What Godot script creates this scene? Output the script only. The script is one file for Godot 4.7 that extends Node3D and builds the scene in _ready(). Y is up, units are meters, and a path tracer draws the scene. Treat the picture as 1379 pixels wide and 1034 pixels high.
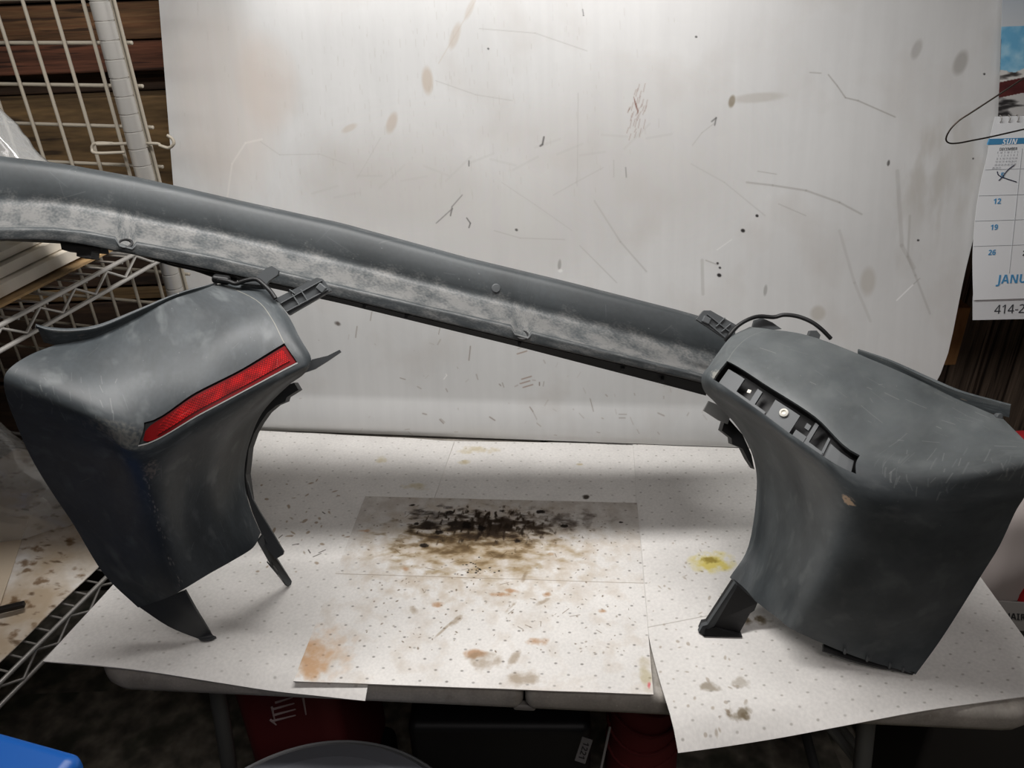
extends Node3D

# ---------------------------------------------------------------- camera frame
const F := 1080.0            # focal length in pixels of the 1379 x 1034 frame
const TY := 0.7300             # height of the pads on the table
var cb: Basis
var co := Vector3(0, 1.57, 0)
var M := {}                  # materials
var used := {}               # names

func ray(px: float, py: float) -> Vector3:
	return cb * Vector3((px - 689.5) / F, -(py - 517.0) / F, -1.0)
func P(px: float, py: float, d: float) -> Vector3:          # point at a depth
	return co + ray(px, py) * d
func T(px: float, py: float, y := TY) -> Vector3:           # point at a height
	var r := ray(px, py)
	return co + r * ((y - co.y) / r.y)
func Z(px: float, py: float, z: float) -> Vector3:          # point on an upright plane
	var r := ray(px, py)
	return co + r * (z / r.z)
func W(px: float, py: float, a: float, b: float, c: float) -> Vector3:   # point on z = a + b x + c y
	var r := ray(px, py)
	return co + r * ((a + b * co.x + c * co.y - co.z) / (r.z - b * r.x - c * r.y))

# ---------------------------------------------------------------- scene helpers
func numbered(n: String) -> String:
	if not used.has(n):
		used[n] = 0
		return n
	used[n] += 1
	return "%s_%03d" % [n, used[n]]

func meta(o: Node3D, label: String, category: String, group := "", kind := "") -> void:
	o.set_meta("label", label)
	if category: o.set_meta("category", category)
	if group: o.set_meta("group", group)
	if kind: o.set_meta("kind", kind)

func thing(called: String, label: String, category: String, at := Vector3.ZERO, group := "") -> Node3D:
	var o := Node3D.new()
	o.name = numbered(called)
	o.position = at
	add_child(o)
	meta(o, label, category, group)
	return o

# st holds world coordinates; the mesh goes under parent (self: a top-level object)
func obj(st: SurfaceTool, called: String, m: Material, parent: Node3D = null) -> MeshInstance3D:
	var o := MeshInstance3D.new()
	st.index()
	o.mesh = st.commit()
	o.material_override = m
	if parent == null:
		o.name = numbered(called)
		add_child(o)
	else:
		o.name = called
		if parent.get_parent() == self and not parent is MeshInstance3D:
			o.position = -parent.position
		parent.add_child(o, true)
	return o

func struct(st: SurfaceTool, called: String, m: Material) -> MeshInstance3D:
	var o := obj(st, called, m)
	o.set_meta("kind", "structure")
	return o

func begin() -> SurfaceTool:
	var st := SurfaceTool.new()
	st.begin(Mesh.PRIMITIVE_TRIANGLES)
	return st

func vert(st: SurfaceTool, p: Vector3, n: Vector3, uv: Vector2) -> void:
	st.set_normal(n)
	st.set_uv(uv)
	st.add_vertex(p)

func tri(st: SurfaceTool, a: Vector3, b: Vector3, c: Vector3, na: Vector3, nb: Vector3, nc: Vector3, ua := Vector2.ZERO, ub := Vector2.ZERO, uc := Vector2.ZERO) -> void:
	if (b - a).cross(c - a).dot(na + nb + nc) > 0.0:
		vert(st, a, na, ua); vert(st, c, nc, uc); vert(st, b, nb, ub)
	else:
		vert(st, a, na, ua); vert(st, b, nb, ub); vert(st, c, nc, uc)

func quad(st: SurfaceTool, a: Vector3, b: Vector3, c: Vector3, d: Vector3, out: Vector3, uvs := [Vector2.ZERO, Vector2(1, 0), Vector2(1, 1), Vector2(0, 1)]) -> void:
	var n := (c - a).cross(d - b).normalized()
	if n.dot(out) < 0.0: n = -n
	tri(st, a, b, c, n, n, n, uvs[0], uvs[1], uvs[2])
	tri(st, a, c, d, n, n, n, uvs[0], uvs[2], uvs[3])

func cat(a: Vector3, b: Vector3, c: Vector3, d: Vector3, t: float) -> Vector3:
	return 0.5 * (2.0 * b + (c - a) * t + (2.0 * a - 5.0 * b + 4.0 * c - d) * t * t + (3.0 * b - a - 3.0 * c + d) * t * t * t)

func spline(p: PackedVector3Array, s: int) -> PackedVector3Array:
	if s == 1: return p
	var out := PackedVector3Array()
	var n := p.size()
	for i in n - 1:
		var a := p[i - 1] if i > 0 else 2.0 * p[0] - p[1]
		var d := p[i + 2] if i + 2 < n else 2.0 * p[n - 1] - p[n - 2]
		for k in s: out.append(cat(a, p[i], p[i + 1], d, float(k) / s))
	out.append(p[n - 1])
	return out

# control rows -> dense rows
func dense(ctrl: Array, su: int, sv: int) -> Array:
	var rows := []
	for r in ctrl: rows.append(spline(r, su))
	if sv == 1: return rows
	var out := []
	for i in (rows.size() - 1) * sv + 1: out.append(PackedVector3Array())
	for j in rows[0].size():
		var col := PackedVector3Array()
		for r in rows: col.append(r[j])
		var c := spline(col, sv)
		for i in c.size():
			var o: PackedVector3Array = out[i]
			o.append(c[i])
			out[i] = o
	return out

func field(g: Array, i: int, j: int) -> Vector3:
	i = clampi(i, 0, g.size() - 1)
	j = clampi(j, 0, g[0].size() - 1)
	return g[i][j]

func normals(g: Array, towards: Vector3) -> Array:
	var out := []
	var vote := 0.0
	for i in g.size():
		var row := PackedVector3Array()
		for j in g[0].size():
			var n := (field(g, i, j + 1) - field(g, i, j - 1)).cross(field(g, i + 1, j) - field(g, i - 1, j)).normalized()
			vote += n.dot((towards - field(g, i, j)).normalized())
			row.append(n)
		out.append(row)
	if vote < 0.0:
		for i in out.size():
			var row: PackedVector3Array = out[i]
			for j in row.size(): row[j] = -row[j]
			out[i] = row
	return out

# a curved sheet with thickness t behind it; holes: Dictionary of Vector2i(row cell, column cell) of the control net
func shell(st: SurfaceTool, g: Array, t: float, su := 1, sv := 1, holes := {}, towards = null, metric := 0.0) -> Array:
	var nr := g.size() - 1
	var nc: int = g[0].size() - 1
	var nn := normals(g, co if towards == null else towards)
	var back := []
	for i in nr + 1:
		var row := PackedVector3Array()
		for j in nc + 1: row.append(g[i][j] - nn[i][j] * t)
		back.append(row)
	var there := func(i: int, j: int) -> bool:
		return i >= 0 and j >= 0 and i < nr and j < nc and not holes.has(Vector2i(i / sv, j / su))
	for i in nr:
		for j in nc:
			if not there.call(i, j): continue
			var a: Vector3 = g[i][j]; var b: Vector3 = g[i][j + 1]; var c: Vector3 = g[i + 1][j + 1]; var d: Vector3 = g[i + 1][j]
			var na: Vector3 = nn[i][j]; var nb: Vector3 = nn[i][j + 1]; var nC: Vector3 = nn[i + 1][j + 1]; var nd: Vector3 = nn[i + 1][j]
			var ua := Vector2(float(j) / nc, float(i) / nr); var ub := Vector2(float(j + 1) / nc, ua.y)
			var uc := Vector2(ub.x, float(i + 1) / nr); var ud := Vector2(ua.x, uc.y)
			tri(st, a, b, c, na, nb, nC, ua, ub, uc)
			tri(st, a, c, d, na, nC, nd, ua, uc, ud)
			var A: Vector3 = back[i][j]; var B: Vector3 = back[i][j + 1]; var CC: Vector3 = back[i + 1][j + 1]; var DD: Vector3 = back[i + 1][j]
			tri(st, A, B, CC, -na, -nb, -nC, ua, ub, uc)
			tri(st, A, CC, DD, -na, -nC, -nd, ua, uc, ud)
			var mid := (a + b + c + d) / 4.0
			if not there.call(i - 1, j): quad(st, a, b, B, A, (a + b) / 2.0 - mid, [ua, ub, ub, ua])
			if not there.call(i + 1, j): quad(st, d, c, CC, DD, (d + c) / 2.0 - mid, [ud, uc, uc, ud])
			if not there.call(i, j - 1): quad(st, a, d, DD, A, (a + d) / 2.0 - mid, [ua, ud, ud, ua])
			if not there.call(i, j + 1): quad(st, b, c, CC, B, (b + c) / 2.0 - mid, [ub, uc, uc, ub])
	return nn

func tube(st: SurfaceTool, pts: PackedVector3Array, r: float, sides := 8, r2 := -1.0) -> void:
	var n := pts.size()
	var side := Vector3.ZERO
	var rings := []
	for i in n:
		var d := (pts[mini(i + 1, n - 1)] - pts[maxi(i - 1, 0)]).normalized()
		if i == 0: side = d.cross(Vector3.UP if absf(d.y) < 0.9 else Vector3.RIGHT).normalized()
		side = (side - d * side.dot(d)).normalized()
		var up := d.cross(side)
		var ring := PackedVector3Array()
		for k in sides:
			var a := TAU * k / sides
			ring.append(side * cos(a) + up * sin(a))
		rings.append(ring)
	var rad := func(i: int) -> float: return r if r2 < 0.0 else lerpf(r, r2, float(i) / (n - 1))
	for i in n - 1:
		for k in sides:
			var k2 := (k + 1) % sides
			var a: Vector3 = rings[i][k]; var b: Vector3 = rings[i][k2]; var c: Vector3 = rings[i + 1][k2]; var d: Vector3 = rings[i + 1][k]
			var ra: float = rad.call(i); var rc: float = rad.call(i + 1)
			var u0 := Vector2(float(k) / sides, float(i)); var u1 := Vector2(float(k + 1) / sides, float(i))
			tri(st, pts[i] + a * ra, pts[i] + b * ra, pts[i + 1] + c * rc, a, b, c, u0, u1, u1 + Vector2(0, 1))
			tri(st, pts[i] + a * ra, pts[i + 1] + c * rc, pts[i + 1] + d * rc, a, c, d, u0, u1 + Vector2(0, 1), u0 + Vector2(0, 1))
	for e in [0, n - 1]:
		var d: Vector3 = (pts[0] - pts[1]).normalized() if e == 0 else (pts[n - 1] - pts[n - 2]).normalized()
		var re: float = rad.call(e)
		for k in sides:
			tri(st, pts[e] + d * re * 0.4, pts[e] + rings[e][k] * re, pts[e] + rings[e][(k + 1) % sides] * re, d, (d + rings[e][k]).normalized(), (d + rings[e][(k + 1) % sides]).normalized())

# a box with rounded edges
func rbox(st: SurfaceTool, xf: Transform3D, size: Vector3, r := 0.004, seg := 1) -> void:
	var h := size / 2.0
	r = minf(r, minf(h.x, minf(h.y, h.z)) * 0.98)
	var inner := h - Vector3(r, r, r)
	var line := func(e: float) -> PackedFloat32Array:
		var l := PackedFloat32Array()
		for k in seg + 1: l.append(-e + r * k / seg)
		for k in seg + 1: l.append(e - r + r * k / seg)
		return l
	for ax in 3:
		for s in [-1.0, 1.0]:
			var i1 := (ax + 1) % 3
			var i2 := (ax + 2) % 3
			var l1: PackedFloat32Array = line.call(h[i1])
			var l2: PackedFloat32Array = line.call(h[i2])
			var pt := func(x: float, y: float) -> Array:
				var p := Vector3.ZERO
				p[ax] = s * h[ax]; p[i1] = x; p[i2] = y
				var q := p.clamp(-inner, inner)
				var nn := (p - q).normalized()
				return [xf * (q + nn * r), xf.basis.orthonormalized() * nn, Vector2(p[i1] / size[i1] + 0.5, 0.5 - p[i2] / size[i2])]
			for i in l1.size() - 1:
				for j in l2.size() - 1:
					var a: Array = pt.call(l1[i], l2[j]); var b: Array = pt.call(l1[i + 1], l2[j])
					var c: Array = pt.call(l1[i + 1], l2[j + 1]); var d: Array = pt.call(l1[i], l2[j + 1])
					tri(st, a[0], b[0], c[0], a[1], b[1], c[1], a[2], b[2], c[2])
					tri(st, a[0], c[0], d[0], a[1], c[1], d[1], a[2], c[2], d[2])

# a flat outline (any plane) given thickness along ext
func prism(st: SurfaceTool, poly: PackedVector3Array, ext: Vector3) -> void:
	var n := ext.normalized()
	var ex := (poly[1] - poly[0])
	ex = (ex - n * ex.dot(n)).normalized()
	var ey := n.cross(ex)
	var flat := PackedVector2Array()
	var mid := Vector3.ZERO
	for p in poly:
		flat.append(Vector2((p - poly[0]).dot(ex), (p - poly[0]).dot(ey)))
		mid += p / poly.size()
	var idx := Geometry2D.triangulate_polygon(flat)
	for k in range(0, idx.size(), 3):
		var a := poly[idx[k]]; var b := poly[idx[k + 1]]; var c := poly[idx[k + 2]]
		var ua := flat[idx[k]]; var ub := flat[idx[k + 1]]; var uc := flat[idx[k + 2]]
		tri(st, a, b, c, -n, -n, -n, ua, ub, uc)
		tri(st, a + ext, b + ext, c + ext, n, n, n, ua, ub, uc)
	var area := 0.0
	for k in flat.size():
		area += flat[k].cross(flat[(k + 1) % flat.size()])
	for k in poly.size():
		var a := poly[k]; var b := poly[(k + 1) % poly.size()]
		var o := (b - a).cross(n) * signf(area)
		quad(st, a, b, b + ext, a + ext, o)

func lathe(st: SurfaceTool, xf: Transform3D, prof: PackedVector2Array, sides := 48) -> void:   # prof: (radius, height)
	for i in prof.size() - 1:
		var d := prof[i + 1] - prof[i]
		var n2 := Vector2(d.y, -d.x).normalized()
		for k in sides:
			var a0 := TAU * k / sides; var a1 := TAU * (k + 1) / sides
			var f := func(p: Vector2, a: float) -> Vector3: return xf * Vector3(p.x * cos(a), p.y, p.x * sin(a))
			var g := func(a: float) -> Vector3: return (xf.basis * Vector3(n2.x * cos(a), n2.y, n2.x * sin(a))).normalized()
			var p: Vector3 = f.call(prof[i], a0); var q: Vector3 = f.call(prof[i], a1); var r: Vector3 = f.call(prof[i + 1], a1); var s: Vector3 = f.call(prof[i + 1], a0)
			var n0: Vector3 = g.call(a0); var n1: Vector3 = g.call(a1)
			tri(st, p, q, r, n0, n1, n1)
			tri(st, p, r, s, n0, n1, n0)

func xf(at: Vector3, x := Vector3.RIGHT, y := Vector3.UP) -> Transform3D:
	x = x.normalized()
	var z := x.cross(y).normalized()
	return Transform3D(Basis(x, z.cross(x), z), at)

func pxs(list: Array, d: float) -> PackedVector3Array:          # [x, y, x, y ...] at one depth
	var out := PackedVector3Array()
	for k in range(0, list.size(), 2): out.append(P(list[k], list[k + 1], d))
	return out
func pxd(list: Array) -> PackedVector3Array:                    # [x, y, depth ...]
	var out := PackedVector3Array()
	for k in range(0, list.size(), 3): out.append(P(list[k], list[k + 1], list[k + 2]))
	return out

# ---------------------------------------------------------------- textures
class Cv:
	var w: int
	var h: int
	var d: PackedByteArray
	var rng := RandomNumberGenerator.new()
	func _init(w_: int, h_: int, c: Color, s := 1) -> void:
		w = w_; h = h_
		rng.seed = s
		var im := Image.create_empty(w, h, false, Image.FORMAT_RGB8)
		im.fill(c)
		d = im.get_data()
	func noise(s: int, freq: float, sx := 1, sy := 1, oct := 4) -> PackedByteArray:
		var f := FastNoiseLite.new()
		f.seed = s; f.frequency = freq; f.fractal_octaves = oct
		var im := f.get_image(maxi(4, w / sx), maxi(4, h / sy))
		if sx > 1 or sy > 1: im.resize(w, h, Image.INTERPOLATE_BILINEAR)
		im.convert(Image.FORMAT_L8)
		return im.get_data()
	func mottle(n: PackedByteArray, amp: float) -> void:
		for i in n.size():
			var m := 1.0 + amp * (n[i] / 127.5 - 1.0)
			var k := i * 3
			d[k] = clampi(int(d[k] * m), 0, 255); d[k + 1] = clampi(int(d[k + 1] * m), 0, 255); d[k + 2] = clampi(int(d[k + 2] * m), 0, 255)
	func tint(n: PackedByteArray, lo: float, hi: float, c: Color, a: float) -> void:
		var r := c.r8; var g := c.g8; var b := c.b8
		for i in n.size():
			var t := clampf((n[i] / 255.0 - lo) / (hi - lo), 0.0, 1.0) * a
			if t > 0.003:
				var k := i * 3
				d[k] += int((r - d[k]) * t); d[k + 1] += int((g - d[k + 1]) * t); d[k + 2] += int((b - d[k + 2]) * t)
	func px(x: int, y: int, c: Color, a: float) -> void:
		if x < 0 or y < 0 or x >= w or y >= h: return
		var k := (y * w + x) * 3
		d[k] = clampi(int(lerpf(d[k], c.r8, a)), 0, 255); d[k + 1] = clampi(int(lerpf(d[k + 1], c.g8, a)), 0, 255); d[k + 2] = clampi(int(lerpf(d[k + 2], c.b8, a)), 0, 255)
	# an uneven stain: ellipse of radii rx, ry broken up by noise n (or none)
	func blot(x: float, y: float, rx: float, ry: float, rot: float, c: Color, a: float, n = null, cut := 0.5, soft := 0.5) -> void:
		var m := int(maxf(rx, ry)) + 2
		for j in range(maxi(0, int(y) - m), mini(h, int(y) + m)):
			for i in range(maxi(0, int(x) - m), mini(w, int(x) + m)):
				var v := Vector2(i - x, j - y).rotated(-rot)
				var r := sqrt(v.x * v.x / (rx * rx) + v.y * v.y / (ry * ry))
				if r >= 1.3: continue
				var t := clampf((1.0 - r) / soft, 0.0, 1.0)
				if n != null:
					var q: float = n[j * w + i] / 255.0
					t = clampf((q + (1.0 - r) * 0.6 - cut) / soft, 0.0, 1.0) * clampf((1.15 - r) * 3.0, 0.0, 1.0)
				if t > 0.0: px(i, j, c, t * a)
	func line(a: Vector2, b: Vector2, wd: float, c: Color, al: float) -> void:
		var m := wd + 1.5
		for j in range(maxi(0, int(minf(a.y, b.y) - m)), mini(h, int(maxf(a.y, b.y) + m) + 1)):
			for i in range(maxi(0, int(minf(a.x, b.x) - m)), mini(w, int(maxf(a.x, b.x) + m) + 1)):
				var q := Geometry2D.get_closest_point_to_segment(Vector2(i, j), a, b)
				var t := clampf(wd / 2.0 + 0.5 - q.distance_to(Vector2(i, j)), 0.0, 1.0)
				if t > 0.0: px(i, j, c, t * al)
	func scratches(count: int, lmin: float, lmax: float, ang: float, spread: float, c: Color, a: float, r := Rect2(0, 0, 1, 1)) -> void:
		for k in count:
			var p := Vector2((r.position.x + rng.randf() * r.size.x) * w, (r.position.y + rng.randf() * r.size.y) * h)
			var dir := Vector2.from_angle(ang + rng.randf_range(-spread, spread))
			line(p, p + dir * rng.randf_range(lmin, lmax), rng.randf_range(0.5, 1.3), c, a * rng.randf_range(0.3, 1.0))
	func specks(count: int, rmin: float, rmax: float, c: Color, a: float, r := Rect2(0, 0, 1, 1)) -> void:
		for k in count:
			blot((r.position.x + rng.randf() * r.size.x) * w, (r.position.y + rng.randf() * r.size.y) * h, rng.randf_range(rmin, rmax), rng.randf_range(rmin, rmax), 0.0, c, a * rng.randf_range(0.4, 1.0))
	func tex() -> ImageTexture:
		return ImageTexture.create_from_image(Image.create_from_data(w, h, false, Image.FORMAT_RGB8, d))

func rgb(r: int, g: int, b: int) -> Color:
	return Color8(r, g, b)

func mat(c: Color, rough := 0.6, metal := 0.0, spec := 0.5) -> StandardMaterial3D:
	var m := StandardMaterial3D.new()
	m.albedo_color = c
	m.roughness = rough
	m.metallic = metal
	m.metallic_specular = spec
	return m

func tmat(t: Texture2D, rough := 0.6, spec := 0.5) -> StandardMaterial3D:
	var m := mat(Color.WHITE, rough, 0.0, spec)
	m.albedo_texture = t
	return m

func tri_map(m: StandardMaterial3D, scale: float) -> StandardMaterial3D:
	m.uv1_triplanar = true
	m.uv1_world_triplanar = true
	m.uv1_scale = Vector3(scale, scale, scale)
	return m

func relief(s: int, freq: float, strength: float, size := 256) -> NoiseTexture2D:
	var n := NoiseTexture2D.new()
	var f := FastNoiseLite.new()
	f.seed = s; f.frequency = freq
	n.noise = f
	n.width = size; n.height = size
	n.seamless = true
	n.as_normal_map = true
	n.bump_strength = strength
	return n

func grained(m: StandardMaterial3D, s: int, freq: float, strength: float) -> StandardMaterial3D:
	m.normal_enabled = true
	m.normal_texture = relief(s, freq, strength)
	return m

# ---------------------------------------------------------------- the scene
func _ready() -> void:
	var cam := Camera3D.new()
	cam.name = "camera"
	cb = Basis(Vector3.RIGHT, deg_to_rad(-29.7)) * Basis(Vector3.BACK, deg_to_rad(-2.2))
	cam.transform = Transform3D(cb, co)
	cam.fov = rad_to_deg(2.0 * atan(517.0 / F))
	cam.near = 0.05
	add_child(cam)
	var env := Environment.new()
	env.background_mode = Environment.BG_COLOR
	env.background_color = Color(0.02, 0.02, 0.02)
	env.tonemap_mode = Environment.TONE_MAPPER_LINEAR
	env.tonemap_exposure = 1.0
	env.sdfgi_enabled = true
	env.ssao_enabled = true
	env.ssil_enabled = true
	var we := WorldEnvironment.new()
	we.name = "environment"
	we.environment = env
	add_child(we)
	# the shop's lamps: a strip light over the bench and one further back in the room
	lamp("strip_light", Vector3(-0.14, 1.80, -0.90), 1.2, 0.09, 1.2, Color(1.0, 0.99, 0.98), "white strip light hanging low over the bench")
	lamp("ceiling_light", Vector3(0.30, 2.3, 0.42), 0.9, 0.6, 0.62, Color(1.0, 0.97, 0.96), "white ceiling light behind the bench lamp, nearer the middle of the room")
	materials()
	room()
	back_panel()
	table()
	pads()
	bumper()
	bumper_corner()
	rack()
	right_side()
	below()

func lamp(called: String, at: Vector3, length: float, width: float, energy: float, c: Color, label: String) -> void:
	var t := thing(called, label, "lamp", at)
	var st := begin()
	rbox(st, xf(at + Vector3(0, 0.035, 0)), Vector3(length + 0.06, 0.04, width + 0.03), 0.006)
	obj(st, "housing", mat(rgb(215, 215, 212), 0.5), t)
	st = begin()
	rbox(st, xf(at + Vector3(0, 0.008, 0)), Vector3(length, 0.012, width), 0.004)
	var m := mat(Color(1, 1, 1), 0.5)
	m.emission_enabled = true
	m.emission = c
	m.emission_energy_multiplier = 1.0
	obj(st, "diffuser", m, t)
	for s in [-1, 1]:
		st = begin()
		tube(st, [at + Vector3(s * length * 0.4, 0.05, 0), Vector3(at.x + s * length * 0.4, 2.62, at.z)], 0.004, 6)
		obj(st, "hanging_rod", mat(rgb(150, 150, 150), 0.4, 0.8), t)
	var l := AreaLight3D.new()
	l.name = "light"
	l.area_size = Vector2(length, width)
	l.area_normalize_energy = true
	l.light_energy = energy
	l.light_color = c
	l.area_range = 8.0
	l.shadow_enabled = true
	l.transform = Transform3D(Basis(Vector3.RIGHT, -PI / 2), Vector3(0, -0.004, 0))
	t.add_child(l)

func plastic(s: int, w: int, h: int) -> Cv:
	var c := Cv.new(w, h, rgb(58, 63, 66), s)
	c.mottle(c.noise(s, 0.006), 0.12)
	c.mottle(c.noise(s + 1, 0.05), 0.06)
	c.tint(c.noise(s + 2, 0.012, 1, 1, 5), 0.55, 1.0, rgb(96, 99, 98), 0.35)
	c.scratches(40, 6, 46, 0.6, 1.6, rgb(165, 165, 160), 0.35)
	c.specks(110, 0.6, 2.0, rgb(205, 203, 196), 0.55)
	return c

func materials() -> void:
	M.black = mat(rgb(26, 26, 27), 0.55)
	M.dark = mat(rgb(52, 54, 56), 0.5)
	M.grey = mat(rgb(84, 87, 89), 0.5)
	M.dull = mat(rgb(70, 73, 75), 0.55)
	M.cable = mat(rgb(20, 20, 21), 0.5)
	M.chrome = mat(rgb(176, 173, 168), 0.34, 0.55)
	M.white_wire = mat(rgb(158, 150, 136), 0.45)
	M.red = mat(rgb(112, 10, 14), 0.35, 0.0, 0.35)
	M.steel = mat(rgb(120, 120, 118), 0.45, 0.6)

func wood_tex(s: int, a: Color, b: Color, along_x: bool) -> Texture2D:
	var c := Cv.new(256, 256, a, s)
	c.tint(c.noise(s, 0.05, 8 if along_x else 1, 1 if along_x else 8, 3), 0.3, 0.9, b, 0.5)
	c.mottle(c.noise(s + 4, 0.012), 0.25)
	c.mottle(c.noise(s + 5, 0.09), 0.12)
	c.tint(c.noise(s + 6, 0.015), 0.68, 0.8, rgb(28, 20, 16), 0.55)
	return c.tex()

func wall_box(called: String, c: Vector3, size: Vector3, m: Material) -> MeshInstance3D:
	var st := begin()
	rbox(st, xf(c), size, 0.002)
	return struct(st, called, m)

func room() -> void:
	var plain := tri_map(grained(mat(rgb(84, 80, 77), 0.9), 8, 0.05, 1.0), 1.0)
	var conc := Cv.new(512, 512, rgb(136, 130, 118), 21)
	conc.mottle(conc.noise(3, 0.02), 0.35)
	conc.tint(conc.noise(4, 0.01), 0.5, 0.8, rgb(70, 74, 62), 0.7)
	wall_box("floor", Vector3(0.05, -0.05, -0.05), Vector3(3.6, 0.1, 3.5), tri_map(tmat(conc.tex(), 0.9), 1.5))
	wall_box("ceiling", Vector3(0.05, 2.67, -0.05), Vector3(3.6, 0.1, 3.5), plain)
	wall_box("wall_left", Vector3(-1.7, 1.31, -0.05), Vector3(0.1, 2.62, 3.5), plain)
	wall_box("wall_right", Vector3(1.8, 1.31, -0.05), Vector3(0.1, 2.62, 3.5), plain)
	wall_box("wall_front", Vector3(0.05, 1.31, 1.65), Vector3(3.4, 2.62, 0.1), plain)
	var wb := wall_box("wall_back", Vector3(0.05, 1.31, -1.73), Vector3(3.4, 2.62, 0.1), mat(rgb(38, 30, 25), 0.9))
	# rough stained timbers behind the rack
	var tones := [wood_tex(31, rgb(120, 90, 62), rgb(96, 58, 40), true), wood_tex(37, rgb(112, 72, 54), rgb(92, 56, 42), true), wood_tex(43, rgb(122, 98, 66), rgb(92, 72, 50), true), wood_tex(47, rgb(72, 54, 40), rgb(46, 34, 27), true)]
	var rows := [[1.64, 1.80, 0], [1.478, 1.632, 3], [1.411, 1.474, 0], [1.356, 1.408, 1], [1.314, 1.352, 3], [1.13, 1.312, 2], [0.925, 1.125, 3], [0.893, 0.92, 2], [0.70, 0.888, 3], [0.50, 0.69, 3]]
	var ms := []
	for t in tones: ms.append(tmat(t, 0.85))
	for k in rows.size():
		var r: Array = rows[k]
		var st := begin()
		var deep := 0.06 if k != 4 else 0.012
		rbox(st, xf(Vector3(-0.93, (r[0] + r[1]) / 2.0, -1.68 + deep / 2.0)), Vector3(1.1, r[1] - r[0], deep), 0.004)
		obj(st, "plank", ms[r[2]], wb)
	# dark upright boards at the right
	var bt := [tmat(wood_tex(51, rgb(152, 134, 118), rgb(118, 102, 88), false), 0.8), tmat(wood_tex(57, rgb(140, 122, 107), rgb(106, 92, 80), false), 0.8)]
	for k in 11:
		var st := begin()
		rbox(st, xf(Vector3(0.753 + 0.0765 * k, 0.9, -1.65)), Vector3(0.0725, 1.76, 0.045), 0.003)
		obj(st, "board", bt[k % 2], wb)

# the front of the sheet: z at (x, y)
func pz(x: float, y: float) -> float:
	var h := y - TY
	var b := lerpf(0.135, 0.10, clampf(h / 0.3, 0.0, 1.0))
	var z := -1.33 + b * x - 0.25 * (y - 1.02)
	if h < 0.075:
		var k := 1.0 - h / 0.075
		z += 0.03 * k - 0.032 * k * k * k
	return z

const PX0 := -0.66
const PW := 1.64
const PY1 := 2.1
const PH := 1.38
func panel_uv(px: float, py: float) -> Vector2:      # place on the sheet -> texture pixel (800 per metre)
	var p := W(px, py, -1.075, 0.10, -0.25)
	return Vector2((p.x - PX0) * 800.0, (PY1 - p.y) * 800.0)

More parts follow.
